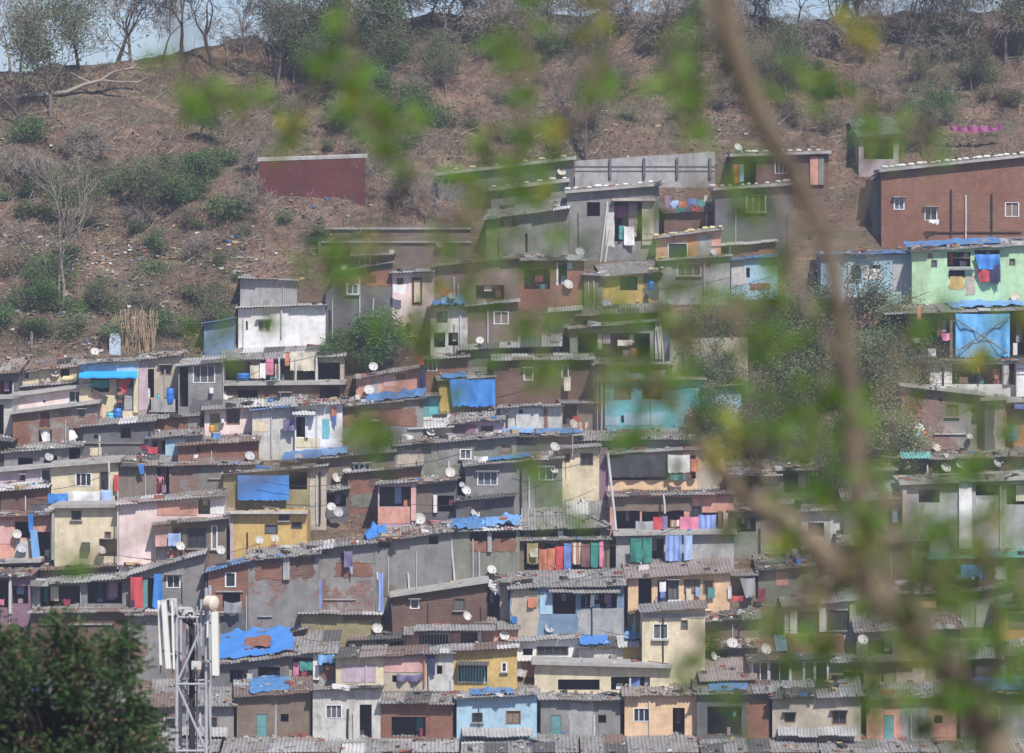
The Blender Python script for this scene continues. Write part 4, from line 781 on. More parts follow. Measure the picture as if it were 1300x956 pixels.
h('grey house with a white double window beside the red curtain', 650, 276, 1020, 172, 478, 'grey', [('o', 655, 290, 770, 462, 1.), ('w', 832, 280, 899, 337, 'w', 2), ('d', 712, 294, 738, 460, 'tealg')], rs=36, roof='ac', rot=0)
cloth(652, 284, 712, 460, CL['red'], 'tall red curtain in the doorway of the verandah house', off=.2, x1b=716); cloth(772, 268, 808, 440, TARP, 'blue tarpaulin hanging right of the red curtained door', x0b=762, x1b=820, rag=.15); cloth(655, 400, 672, 460, CL['navy'], 'dark blue cloth at the foot of the red curtain', off=.4)
h('brown brick wall half hidden behind the dark bush', 150, 470, 700, 462, 640, 'dbrick', [('s', 200, 520, 560, 526, 'lgrey', .1)], rs=10, roof='rust')
h('grey rubble wall behind the antenna tower', 640, 480, 1105, 480, 720, 'gbrick', [], rs=10, roof='ac')
h('brick room with a broken glass window under a blue-edged roof', 1040, 262, 1240, 212, 590, 'brick', [('w', 1126, 268, 1178, 332, 'w', 1), ('o', 1112, 362, 1200, 440, .7), ('p', 1100, 445, 1250, 585, 'dgrey'), ('s', 1080, 355, 1215, 362, 'lgrey', .1)], rs=8, roof='blue', rot=.03, dy=-.2)
cloth(1120, 405, 1210, 460, CL['grey'], 'grey cloth slung under the broken glass window', sag=.1)
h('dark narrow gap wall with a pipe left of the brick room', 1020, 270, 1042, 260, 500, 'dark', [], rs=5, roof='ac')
h('tall stained grey house with two brick-filled openings', 1240, 205, 1595, 172, 565, 'gbrick', [('p', 1280, 208, 1408, 300, 'brick'), ('o', 1282, 200, 1406, 215, .2), ('p', 1452, 192, 1570, 284, 'dbrick'), ('c', 1415, 190, 1448, 300, 'lgrey'), ('s', 1290, 480, 1360, 486, 'lgrey', .1)], rs=46, roof='ac', rot=.02, junk=2)
dish(1298, 100, 'left one at the foot of the yellow house', 24, .3); dish(1375, 92, 'right one at the foot of the yellow house', 22, .3); dish(1105, 150, 'beside the yellow bucket under the yellow house', 28, .3); dish(1190, 150, 'right of the shopfront under the corrugated awning', 2) if 0 else None
h('low dark room under the blue tarpaulin roof by the tower', 1040, 722, 1445, 680, 900, 'dgrey', [('o', 1150, 750, 1240, 815, 1.), ('o', 1290, 735, 1400, 810, 1.), ('p', 1235, 770, 1262, 850, 'offw'), ('p', 1420, 700, 1445, 820, 'brown')], rs=110, roof='ac', rot=.03, junk=.7)
tarp(.12, 1.0, .12, 1., TARP, 'large bright blue tarpaulin covering the low roof by the antenna tower', .08); tarp(.45, .75, .3, .7, plain('rusty_patch_sheet', (.22, .1, .07)), 'rusty sheet patch on the blue tarpaulin roof by the tower', .05, .12)
h('brick room edge with blue scraps above the corrugated roofs', 1410, 572, 1530, 545, 650, 'brick', [], rs=10, roof='ac')
# ================= row 660, second tile
tile(325, 660)
h('grey cement house with a purple cloth and a brick scar', 296, 150, 598, 116, 470, 'grey', [('o', 425, 165, 442, 205, .3), ('p', 400, 212, 580, 285, 'brick'), ('o', 340, 160, 352, 172, .2), ('p', 300, 300, 590, 460, 'gbrick'), ('s', 340, 395, 500, 401, 'lgrey', .1), ('v', 605, 260, 620, 450)], rs=24, roof='ac', rot=.02, junk=1.4)
cloth(440, 155, 482, 235, CL['purple'], 'purple shirt hanging beside a black hole on the grey cement house'); cloth(466, 230, 484, 270, CL['sky'], 'pale cloth tip below the purple shirt', x0b=474)
cloth(314, 300, 330, 445, CL['bstripe'], 'blue cloth strip down the left side of the grey cement house'); cloth(614, 265, 636, 455, CL['bstripe'], 'blue striped strip down the right side of the grey cement house')
h('tall grey-brown house with a square hole and thin conduit', 598, 112, 978, 62, 400, 'grey', [('w', 612, 100, 672, 134, 'd', 1), ('o', 865, 82, 912, 122, .4), ('v', 760, 265, 768, 375), ('p', 640, 330, 700, 380, 'brown')], rs=40, roof='ac', rot=.02, junk=4)
tarp(-.1, .15, .2, 1., TARP, 'blue tarpaulin wad on the left end of the tall grey-brown roof', .2)
h('mossy grey house with two brick-closed openings right of a white post', 978, 60, 1318, 48, 340, 'ggreen', [('o', 1070, 62, 1155, 106, .5), ('p', 1068, 108, 1160, 158, 'brick'), ('o', 1180, 60, 1300, 95, .5), ('p', 1180, 98, 1300, 158, 'brick'), ('c', 1158, 60, 1178, 160, 'lgrey'), ('v', 972, 60, 995, 330)], rs=44, roof='ac', rot=0, junk=1.6)
tarp(.02, .5, .05, .9, TARPB, 'large torn blue tarpaulin on the mossy grey house', .15); tarp(.45, .98, .2, .95, TARPL, 'faded blue tarpaulin on the right of the mossy grey roof', .12); dish(1180, 248, 'on the right of the mossy grey house front', 28, .4)
h('dark brick house with a blue-framed window at the lower centre', 682, 386, 1152, 316, 560, 'dbrick', [('w', 990, 394, 1046, 448, 'd', 1), ('w', 772, 402, 815, 440, 'w', 1)], rs=6, roof='slab', rot=.02, junk=.2)
h('dark doorway with a torn white cloth right of the dark brick house', 1152, 325, 1218, 310, 520, 'dark', [('o', 1158, 345, 1212, 500, 1.)], rs=6, roof='tin'); cloth(1150, 316, 1218, 375, CL['white'], 'torn white cloth over the dark doorway', x0b=1195, rag=.15)
cloth(676, 420, 700, 540, CL['white'], 'long white rag at the left corner of the dark brick house', x0b=682)
h('cream and grey house with a dark side window below the tall roofs', 1220, 315, 1375, 300, 530, 'beige', [('w', 1262, 345, 1300, 400, 'd', 1)], rs=20, roof='ac', junk=2)
h('low olive-brown room below the grey cement house', 225, 470, 622, 478, 585, 'olive', [('p', 440, 475, 612, 500, 'brick')], rs=6, roof='tin', rot=0, junk=.2)
dish(607, 541, 'at the right end of the low olive-brown room', 29, .2); dish(1057, 480, 'on the corrugated awning of the dark brick house', 27, .7)
h('dim mossy yard room between the low room and the salmon house', 470, 605, 752, 590, 670, 'ggreen', [('o', 600, 600, 740, 650, 1.)], rs=20, roof='dk')
h('room with white columns and bright clothes under grey corrugated sheets', 150, 672, 400, 660, 900, 'lgrey', [('o', 180, 690, 284, 802, 1.), ('o', 328, 690, 394, 730, .5), ('p', 330, 732, 396, 800, 'brick'), ('c', 285, 670, 315, 800, 'white')], rs=80, roof='ac', rot=0, ov=.5)
cloth(185, 710, 215, 790, CL['pink'], 'pale pink cloth in the white-columned room', off=-.05); cloth(218, 705, 262, 755, CL['teal'], 'teal cloth in the white-columned room', off=-.05); cloth(225, 755, 275, 800, CL['maroon'], 'maroon cloth in the white-columned room', off=-.1); cloth(262, 708, 284, 750, CL['green'], 'green cloth in the white-columned room', off=-.04)
cloth(312, 672, 396, 720, TARPL, 'faded blue cloth under the eaves of the white-columned room', rag=.1)
h('cream house on the bottom row with a framed lilac panel', 400, 692, 640, 680, 960, 'cream', [('p', 432, 722, 600, 812, 'lilac')], rs=26, roof='dk', rot=0)
h('pale pink house with a purple cloth on the bottom row', 640, 684, 848, 672, 960, 'beige', [('o', 682, 776, 704, 810, .4), ('p', 642, 690, 838, 760, 'pink'), ('v', 842, 670, 842, 830, plain('rust_pipe', (.4, .15, .08)))], rs=20, roof='rust', rot=0)
cloth(705, 768, 832, 804, CL['purple'], 'purple cloth sagging on the pale pink house of the bottom row', sag=.1, rag=.08); cloth(850, 668, 895, 775, CL['navy'], 'navy umbrella-like cloth at the post between the pink and white houses', x0b=880)
h('pinkish-white house with one dark slit window on the bottom row', 848, 672, 988, 668, 960, 'offw', [('o', 905, 727, 932, 770, .4)], rs=16, roof='tin', rot=0)
h('yellow house with a green-curtained grille on the bottom row', 988, 658, 1306, 642, 960, 'yel', [('o', 1012, 722, 1158, 815, .5), ('a', 1005, 706, 1165, 722, 'dk', .7), ('w', 1228, 717, 1254, 756, 'w', 1), ('r', 1012, 724, 1158, 812)], rs=10, roof='tin', rot=0, junk=.2)
cloth(1020, 735, 1150, 812, CL['green'], 'green curtain behind the grille of the bottom row yellow house', off=-.15)
h('salmon house with a barred porch and dark panelled door', 752, 570, 1310, 545, 660, 'salmon', [('o', 815, 572, 962, 648, .8), ('r', 815, 568, 962, 648), ('d', 1024, 552, 1106, 640), ('c', 1110, 552, 1128, 640, 'white'), ('a', 800, 525, 1200, 550, 'ac', .8)], rs=50, roof='ac', rot=0)
dish(1243, 576, 'on the salmon house with the barred porch', 27, .3)
# ================= right side
tile(970, 230)
h('big curved-roof brick house with three windows at the top right', 588, -45, 1330, -122, 285, 'brick', [('w', 652, 86, 702, 138, 'w', 2), ('w', 806, 133, 866, 193, 'w', 2), ('w', 1208, 108, 1276, 174, 'w', 2), ('v', 937, 40, 937, 270, TWINE), ('v', 1140, 60, 1140, 260, TWINE), ('s', 800, 250, 1290, 256, 'dbrick', .1)], rs=10, roof='slab', rot=0, junk=.2, D=4)
bags(.03, .98, 22, white=True); cloth(825, 190, 875, 212, CL['white'], 'white rag on the sill of the middle window of the big brick house', rag=.08)
h('grey sloping end wall left of the big brick house', 545, -10, 590, -40, 210, 'ggreen', [], rs=4, roof='ac')
h('pale blue house with an ornate grey door', 285, 372, 742, 362, 590, 'blue', [('w', 440, 422, 486, 486, 'd', 2), ('o', 527, 418, 583, 437, .3), ('p', 500, 440, 590, 492, 'white'), ('d', 642, 412, 697, 560, STEEL), ('p', 512, 558, 552, 580, 'brick')], rs=22, roof='blue', rot=0)
h('mint green house with a blue and red cloth in its opening', 740, 352, 1330, 322, 625, 'green', [('w', 838, 397, 864, 425, 'd', 1), ('w', 1228, 390, 1254, 417, 'd', 1), ('w', 820, 364, 840, 380, 'd', 1), ('o', 916, 354, 1032, 428, 1.), ('o', 925, 447, 1004, 490, .6), ('p', 925, 480, 1000, 540, 'yel'), ('p', 1008, 470, 1055, 570, 'beige'), ('s', 930, 432, 1050, 444, 'lgrey', .3), ('o', 1052, 345, 1178, 400, .8), ('s', 940, 380, 1030, 385, 'wood', .1)], rs=46, roof='ac', rot=-.02, dy=-.4, junk=1)
tarp(-.02, .75, .3, 1., TARPB, 'blue tarpaulin along the roof of the mint green house', .06); dish(1256, 580, 'at the lower right of the mint green house', 26, .3)
cloth(1050, 364, 1180, 440, TARP, 'blue sheet hanging on the mint green house', x0b=1075); cloth(1062, 440, 1130, 502, CL['red'], 'red cloth below the blue sheet on the mint green house', x0b=1080); cloth(1128, 418, 1182, 510, CL['navy'], 'dark purple garment on the mint green house', rag=.12)
h('small house with a brick balcony below the pale blue house', 430, 592, 608, 588, 768, 'beige', [('w', 462, 632, 520, 660, 'd', 2), ('b', 436, 662, 582, 722, 'brick', .4), ('p', 430, 728, 606, 766, 'cream')], rs=14, roof='rust')
h('dark recessed shack with wooden posts beside the blue tarpaulin screen', 612, 668, 1340, 645, 890, 'dark', [('o', 640, 690, 930, 880, 1.6), ('p', 930, 665, 958, 885, 'wood'), ('o', 1230, 680, 1310, 870, 1.2)], rs=46, roof='tin', rot=0)
tarp(.45, .95, .3, 1., TARPL, 'blue tarpaulin folded over the corrugated roof above the blue screen', .08)
cloth(958, 662, 1228, 878, clothmat('washed_blue_tarpaulin', (.13, .38, .68), .5, .5), 'washed-out blue tarpaulin screen with crossed poles', off=.3, cat='tarpaulin', fold=.1, rag=.1)
pole(960, 690, 1222, 862, 'pole slanting down to the right across the blue screen', .035, .45, W['wood']); pole(1225, 680, 965, 850, 'pole slanting down to the left across the blue screen', .035, .5, W['wood'])
cloth(765, 625, 785, 690, CL['orange'], 'orange cloth pinned under the corrugated roof', off=.5); dish(762, 792, 'in the dark recessed shack left of the blue screen', 22, .4); cloth(890, 758, 928, 795, CL['pink'], 'pale pink bag hanging in the recessed shack', rag=.05)
tile(970, 440)
h('white sheet porch with a dark room below the blue screen', 818, 82, 1262, 74, 205, 'white', [('p', 812, 85, 828, 200, 'red'), ('o', 940, 88, 1190, 188, 1.4), ('c', 1196, 85, 1222, 190, 'offw'), ('o', 1225, 85, 1255, 190, .8)], rs=12, roof='tin', rot=0)
cloth(1145, 110, 1180, 160, CL['orange'], 'orange cloth in the white sheet porch', off=-.3)
h('white louvred wall at the right edge', 1262, 85, 1400, 80, 240, 'white', [('s', 1265, 110, 1400, 114, 'lgrey', .05), ('s', 1265, 135, 1400, 139, 'lgrey', .05)], rs=14, roof='tin')
h('grey rough-plastered house with brick top and a small sliding window', 690, 200, 1092, 246, 510, 'pbrick', [('w', 910, 292, 972, 346, 'b', 2), ('o', 1036, 307, 1060, 330, .3), ('o', 876, 256, 892, 274, .2), ('p', 692, 215, 790, 360, 'brick'), ('s', 850, 434, 1010, 440, 'offw', .1)], rs=12, roof='slab', rot=0)
bx = cur
for (a, b, c_, m_, l) in ((700, 425, 745, 'navy', 'navy'), (748, 425, 790, 'sky', 'pale blue'), (792, 420, 822, 'orange', 'orange')): cloth(a, b, c_, b + 32, CL[m_], l + ' cloth on the ledge of the rough-plastered house')
dish(778, 405, 'upper one left of the rough-plastered house foot', 27, .3); dish(862, 502, 'low in front of the rough-plastered house', 26, .6); dish(1030, 448, 'small dark one on the rough-plastered house ledge', 18, .2)
h('tall dark corner pillar building right of the rough-plastered house', 1092, 272, 1205, 268, 540, 'dgrey', [('p', 1150, 285, 1200, 535, 'beige')], rs=8, roof='slab')
h('open room with an ochre wall and cyan drum at the right edge', 1205, 282, 1400, 275, 490, 'ora', [('o', 1215, 292, 1390, 392, .4)], rs=10, roof='slab'); barrel(1220, 395, 1268, 470, 'cyan drum in the open ochre room', 'cyan', .3)
cloth(1252, 285, 1320, 312, CL['blue'], 'blue cloth at the top of the open ochre room')
h('low shack with a turquoise awning and a row of dishes', 680, 570, 1330, 548, 660, 'dbrick', [('a', 680, 525, 830, 556, 'turq', .7), ('p', 700, 565, 732, 610, 'turq'), ('w', 1250, 575, 1320, 620, 'd', 2)], rs=40, roof='ac', junk=3, rot=0)
dish(911, 604, 'left one in the row on the shack with the turquoise awning', 28, .5); dish(985, 584, 'middle one in the row on the shack with the turquoise awning', 28, .1); dish(1168, 582, 'right one in the row on the shack with the turquoise awning', 26, .8)
h('small pale grey house behind the foreground branch', 470, 625, 655, 620, 700, 'lgrey', [('w', 495, 640, 545, 665, 'd', 2)], rs=30, roof='ac')
h('dark mixed huts behind the foreground leaves', 60, 620, 470, 610, 760, 'dgrey', [('o', 100, 640, 260, 730, 1.)], rs=60, roof='dk', junk=3)
h('concrete frame house with four bays on the right', 690, 692, 1340, 665, 1018, 'lgrey', [('o', 775, 715, 880, 780, .8), ('o', 1060, 692, 1180, 745, .9), ('c', 693, 690, 715, 1010, 'beige'), ('c', 975, 680, 1040, 1010, 'white'), ('v', 1183, 690, 1183, 1010), ('o', 1215, 690, 1320, 790, .8), ('p', 1060, 760, 1180, 1010, 'offw')], rs=22, roof='slab', rot=0, junk=2)
h('white board hut behind the branch near the right of centre', 185, 825, 400, 820, 960, 'offw', [('p', 330, 850, 400, 960, 'white'), ('o', 220, 880, 300, 950, .6)], rs=26, roof='tin')
h('grey wall with an odd dark gap left of the concrete frame house', 400, 770, 690, 760, 1000, 'dgrey', [('o', 620, 790, 680, 900, 1.)], rs=60, roof='ac', junk=1.2)
h('mossy cream wall behind leaves right of the laundry porch', 60, 790, 185, 785, 960, 'olive', [], rs=40, roof='ac')
tile(970, 660)
h('brick shack under a turquoise sheet with a blue tarpaulin', 830, 200, 1340, 185, 380, 'dbrick', [('o', 950, 220, 1100, 300, .8), ('p', 1160, 215, 1215, 300, 'offw')], rs=26, roof='turq', rot=0); cloth(985, 222, 1095, 288, TARP, 'blue tarpaulin hanging under the turquoise sheet', cat='tarpaulin', rag=.2)
h('band of low shacks behind the blurred branch', 380, 130, 830, 100, 300, 'brown', [('o', 480, 160, 600, 250, 1.)], rs=60, roof='ac', junk=3)
h('low hut with pale boards behind the yellow leaves', -30, 250, 400, 215, 370, 'ggreen', [('p', 60, 260, 120, 330, 'salmon'), ('p', 300, 280, 360, 330, 'offw')], rs=60, roof='ac', junk=3)
h('small grey hut with one dark square window at the lower right', 975, 385, 1245, 322, 480, 'lgrey', [('o', 1166, 340, 1194, 362, .4)], rs=10, roof='tin', rot=.03)
h('long brown shack behind the lower leaves', 560, 375, 975, 365, 520, 'brown', [('o', 600, 400, 760, 470, 1.), ('p', 780, 385, 860, 440, 'salmon')], rs=50, roof='rust', junk=2)
h('ochre house with a green shutter at the right edge', 1178, 445, 1400, 438, 640, 'ora', [('w', 1225, 472, 1310, 542, 'b', 1)], rs=18, roof='tin')
h('house with two glazed bays between white columns', 102, 435, 462, 405, 580, 'offw', [('w', 168, 462, 275, 560, 'd', 3), ('w', 318, 455, 425, 548, 'd', 3), ('c', 130, 435, 165, 570, 'white'), ('c', 276, 425, 308, 560, 'white'), ('c', 428, 415, 456, 560, 'beige')], rs=40, roof='tin', rot=0)
h('brick terrace wall under the glazed bays', 110, 585, 400, 580, 700, 'brick', [], rs=10, roof=None)
h('mossy wall under the leaves right of the glazed bays', 462, 560, 980, 540, 760, 'ggreen', [('o', 520, 600, 640, 690, 1.), ('p', 760, 580, 860, 700, 'beige')], rs=70, roof='ac', junk=2)
h('shack with a bulging white sheet roof at the lower right', 860, 695, 1180, 690, 860, 'dgrey', [('o', 900, 710, 1060, 800, 1.)], rs=70, roof='wtin')
h('green-grey hut in the lower right corner', 1180, 680, 1400, 660, 860, 'ggreen', [('o', 1210, 700, 1300, 780, .8)], rs=60, roof='ac', junk=2)
h('greenhouse-like shed of glass panels between thin white posts', -70, 708, 325, 698, 900, 'lgrey', [('w', -60, 715, 22, 860, 'w', 2), ('w', 28, 715, 128, 860, 'w', 2), ('w', 134, 712, 196, 860, 'w', 1), ('w', 202, 712, 250, 860, 'w', 1), ('w', 256, 712, 318, 860, 'w', 1)], rs=16, roof='dk', rot=0)
dish(495, 598, 'beside the dark shrub at the lower right', 28, .3); dish(10, 648, 'left of the tilted white board', 24, .5)
cloth(48, 572, 105, 655, CL['sky'], 'tilted pale blue board leaning on the shed roof', name='leaning_board', cat='board', fold=0, x0b=62, x1b=118, Y=Ys(ty(700)))
h('mossy shed behind the stair at the lower right', 325, 715, 860, 705, 900, 'olive', [('o', 400, 760, 500, 850, .8), ('p', 660, 730, 800, 860, 'beige')], rs=40, roof='ac', junk=1)
# ================= rows that the photograph's caption band hides: the settlement simply goes on
tile(0, 860)
for i, (x0, x1, t0, t1, m_, rf, l) in enumerate((
   (-60, 330, 60, 50, 'lgrey', 'ac', 'grey house under the dark bush at the bottom left'), (330, 760, 70, 60, 'pink', 'tin', 'pink house below the antenna tower'), (760, 1180, 60, 70, 'gbrick', 'ac', 'patched grey house right of the tower foot on the last row'),
   (1180, 1560, 40, 20, 'brown', 'rust', 'brown house on the last row below the blue tarpaulin roof'), (1560, 1900, 60, 50, 'offw', 'ac', 'stained white house on the last row below the lilac panel'), (1900, 2280, 70, 55, 'brick', 'dk', 'brick house on the last row below the pale pink house'),
   (2280, 2700, 60, 55, 'blue', 'tin', 'pale blue house on the last row below the yellow house'), (2700, 3120, 60, 70, 'grey', 'ac', 'grey house on the last row below the lowest cream house'), (3120, 3480, 50, 60, 'peach', 'tile', 'peach house on the last row below the tall cream house'),
   (3480, 3860, 60, 60, 'dgrey', 'ac', 'dark cement house on the last row below the striped tin shack'), (3860, 4330, 60, 50, 'beige', 'tin', 'beige house on the last row below the mossy shed'), (4330, 4800, 60, 50, 'salmon', 'ac', 'salmon house on the last row below the bulging white roof'), (4800, 5260, 50, 50, 'ggreen', 'dk', 'mossy house on the last row in the lower right corner'))):
    w_ = x1 - x0; q = R.Random(i * 7 + 3) if 0 else random.Random(i * 7 + 3); j = q.randint(-45, 30); c = x0 + w_ * q.uniform(.12, .3); d = x0 + w_ * q.uniform(.55, .75); k = i % 4
    fs = [[('w', c, t0 + 125 + j, c + 80, t0 + 185 + j, 'w', 3), ('o', d, t0 + 120 + j, d + 60, t0 + 285, 1.)], [('o', x0 + w_ * .15, t0 + 120 + j, x0 + w_ * .6, t0 + 230, 1.2), ('p', x0 + w_ * .66, t0 + 90 + j, x1 - 20, t0 + 280, 'brick')], [('w', c, t0 + 130 + j, c + 50, t0 + 170 + j, 'd', 1), ('w', d, t0 + 120 + j, d + 70, t0 + 180 + j, 'b', 2), ('a', x0 + 30, t0 + 190, x1 - 40, t0 + 230, 'tin', .8)], [('d', c, t0 + 140 + j, c + 50, t0 + 285, 'tealg'), ('o', d, t0 + 140 + j, d + 40, t0 + 180 + j, .4), ('p', c + 90, t0 + 80 + j, d - 20, t0 + 260, 'lgrey')]][k]
    h(l, x0 + 4, t0 + 60 + j + q.randint(-12, 12), x1 - q.randint(-6, 26), t1 + 60 + j + q.randint(-15, 10), 350, m_, fs, rs=q.randint(30, 80) + j, roof=rf, junk=1.5, dy=q.uniform(-.8, .8))
    if i % 3 == 0: tarp(.2, .7, .1, .9, TARPB, 'blue tarpaulin on the ' + l)
for i in range(9):
    x0 = -80 + i * 600
    h(['cement house', 'brick house', 'cream house', 'pale blue house', 'grey shack', 'pink shack', 'yellow house', 'mossy shack', 'whitewashed house'][i] + ' at the very foot of the slope', x0, 380, x0 + 560, 370, 560, ['grey', 'brick', 'cream', 'blue', 'dgrey', 'pink', 'yel', 'ggreen', 'offw'][i], [], rs=60, roof='ac', junk=1, rot=0)
# ------------------------------------------------------------------ vegetation
def leafmat(name, c1, c2, trans=.25):
    m, nt, b = newmat(name); gi = N(nt, 'ShaderNodeNewGeometry'); v = objvec(nt, False)
    n = nz(nt, v, 1.3, 3); mx = mixc(nt, gi.outputs['Random Per Island'], c1, c2)
    c = mixc(nt, ramp(nt, n, .35, .65, 0, .6), mx, tuple(x * .55 for x in c1))
    nt.links.new(c, b.inputs['Base Color']); b.inputs['Roughness'].default_value = .65
    tr = N(nt, 'ShaderNodeBsdfTranslucent'); nt.links.new(c, tr.inputs[0]); ms = N(nt, 'ShaderNodeMixShader'); ms.inputs[0].default_value = trans
    nt.links.new(b.outputs[0], ms.inputs[1]); nt.links.new(tr.outputs[0], ms.inputs[2])
    out = [x for x in nt.nodes if x.type == 'OUTPUT_MATERIAL'][0]; nt.links.new(ms.outputs[0], out.inputs[0]); return m
LEAF = leafmat('green_leaves', (.07, .15, .045), (.15, .23, .07)); LEAFD = leafmat('dusty_leaves', (.11, .15, .06), (.20, .22, .11)); LEAFY = leafmat('dry_leaves', (.16, .14, .08), (.24, .20, .12))
LEAFB = leafmat('dark_bush_leaves', (.03, .07, .02), (.07, .11, .03)); LEAFF = leafmat('bright_leaves', (.11, .24, .03), (.20, .33, .05), .45); LEAFFY = leafmat('yellowing_leaves', (.42, .36, .05), (.30, .36, .05), .4)
BLOS = leafmat('rusty_blossom', (.20, .08, .06), (.26, .14, .08), .1)
BARK = wall('grey_bark', (.15, .125, .11), .4); BARKD = wall('dark_bark', (.06, .048, .042), .3); BARKP = wall('pale_bark', (.30, .26, .22), .3); BARKF = wall('brown_bark', (.21, .165, .115), .7)
def branches(rng, hgt, spread, levels, r0, lean=0., bare=True, nsplit=(2, 3), up=.5, first=.3):
    segs = []; tips = []
    def grow(p, d, L, r, lv):
        n = 4; pts = [p]; rr = [r]; q = p.copy(); dd = d.copy()
        for i in range(n):
            dd = (dd + Vector((rng.uniform(-.22, .22), rng.uniform(-.22, .22), rng.uniform(-.1, .14) + .05 * up))).normalized()
            q = q + dd * (L / n); pts.append(q.copy()); rr.append(r * (1 - .45 * (i + 1) / n))
            if lv > 0 and i >= 1 and rng.random() < .45:
                a = dd.cross(Vector((rng.uniform(-1, 1), rng.uniform(-1, 1), rng.uniform(-.3, .3)))).normalized()
                grow(q.copy(), (dd * .55 + a * spread).normalized(), L * rng.uniform(.4, .65), rr[-1] * .5, lv - 1)
        segs.append((pts, rr, lv))
        if lv == 0: tips.append(q); return
        for _ in range(rng.randint(*nsplit)):
            a = dd.cross(Vector((rng.uniform(-1, 1), rng.uniform(-1, 1), rng.uniform(-.5, .5)))).normalized()
            grow(q.copy(), (dd * .8 + a * spread * rng.uniform(.6, 1.2)).normalized(), L * rng.uniform(.65, .95), rr[-1] * .75, lv - 1)
    grow(Vector((0, 0, -.3)), Vector((lean, 0, 1)).normalized(), hgt * first, r0, levels)
    return segs, tips
def leaves(mb, rng, centers, n, spread, size, flat=1., mi=0, asp=.5, mis=None):
    for c in centers:
        for _ in range(n):
            p = Vector(c) + Vector((rng.gauss(0, spread), rng.gauss(0, spread), rng.gauss(0, spread * flat)))
            a = Vector((rng.gauss(0, 1), rng.gauss(0, 1), rng.gauss(-.1, .6))).normalized(); b = a.cross(Vector((rng.gauss(0, 1), rng.gauss(0, 1), rng.gauss(0, 1)))).normalized()
            s = size * rng.uniform(.6, 1.3); mb.quad(p - a * s, p + b * s * asp, p + a * s, p - b * s * asp, mi if mis is None else rng.choice(mis))
def tree_proto(seed, label, cat, hgt, levels, r0, spread, bark, leafm=None, nl=0, ls=.1, lsp=.3, lean=0., nsplit=(2, 3), name='tree', group=None, thin=.012):
    rng = random.Random(seed); segs, tips = branches(rng, hgt, spread, levels, r0, lean, nsplit=nsplit)
    root = empty(name, (0, 0, 0), label, cat, group); t = MB(); tw = MB()
    for pts, rr, lv in segs:
        (t if lv >= levels - 1 else tw).tube(pts, [max(r, thin) for r in rr], 6 if lv >= levels - 1 else 4, cap=False)
    t.obj('trunk', bark, root, smooth=True); tw.obj('branches', bark, root)
    if nl:
        l = MB(); leaves(l, rng, tips, nl, lsp, ls); l.obj('crown', leafm, root)
    return root
PROT = {}
PROT['bareA'] = tree_proto(1, '', 'tree', 7.5, 5, .16, .65, BARK); PROT['bareB'] = tree_proto(2, '', 'tree', 8.5, 5, .2, .55, BARKD, lean=.2); PROT['bareC'] = tree_proto(3, '', 'tree', 7, 5, .12, .8, BARKP)
PROT['thinA'] = tree_proto(4, '', 'tree', 8, 4, .1, .45, BARKD, LEAFY, 5, .07, .35, lean=-.15); PROT['halfA'] = tree_proto(5, '', 'tree', 8, 4, .16, .65, BARKD, LEAFD, 22, .085, .38); PROT['halfB'] = tree_proto(6, '', 'tree', 7, 4, .15, .7, BARK, LEAFD, 12, .085, .42)
PROT['leafC'] = tree_proto(18, '', 'tree', 5, 4, .1, .7, BARKP, leafmat('pale_vine_leaves', (.2, .26, .1), (.3, .32, .17)), 26, .085, .32); PROT['dense'] = tree_proto(17, '', 'tree', 4.6, 4, .14, .85, BARKD, LEAF, 55, .085, .3, nsplit=(3, 3)); PROT['slender'] = tree_proto(13, '', 'tree', 8.5, 4, .09, .3, BARKP, LEAFD, 3, .06, .4, nsplit=(1, 2)); PROT['leafA'] = tree_proto(7, '', 'tree', 6, 4, .15, .75, BARKD, LEAF, 26, .085, .34); PROT['leafB'] = tree_proto(8, '', 'tree', 5, 4, .12, .8, BARK, LEAFD, 24, .08, .34)
PROT['shrub'] = tree_proto(9, '', 'shrub', 2., 3, .03, 1.2, BARKP, LEAFD, 16, .06, .2, name='shrub', nsplit=(3, 4), thin=.008); PROT['dryshrub'] = tree_proto(10, '', 'shrub', 2.2, 3, .03, 1.1, BARKP, LEAFY, 12, .05, .22, name='shrub', nsplit=(3, 4), thin=.009); PROT['greenshrub'] = tree_proto(11, '', 'shrub', 2., 3, .03, 1.3, BARKP, LEAF, 20, .065, .22, name='shrub', nsplit=(3, 4), thin=.008)
PROT['twiggy'] = tree_proto(12, '', 'shrub', 4., 5, .04, .9, BARKP, None, 0, name='shrub', nsplit=(2, 3), thin=.011)
USED = set()
def plant(kind, px, py, size, label, group=None, rz=None, dy=0., tilt=0.):
    """size = multiple of the prototype, stands where photo pixel (px, py) meets the slope"""
    Y = Ys(py) + dy; 
    for _ in range(6):   # find the real ground depth on this sight line
        z = terr(PX(px, Y), Y); e = z - PZ(py, Y)
        Y -= e / SL * .7 if abs(e) > .02 else 0
    p = Vector((PX(px, Y), Y, terr(PX(px, Y), Y) - .08)); rz = R.uniform(0, 6.28) if rz is None else rz
    src = PROT[kind]
    o = src if kind not in USED else None
    if o is None: o = copy_tree(src, p, (tilt, 0, rz), size)
    else: USED.add(kind); o.location = p; o.rotation_euler = (tilt, 0, rz); o.scale = (size,) * 3
    o['label'] = label; 
    if group: o['group'] = group
    elif 'group' in o: del o['group']
    return o
G1 = 'trees along the ridge'
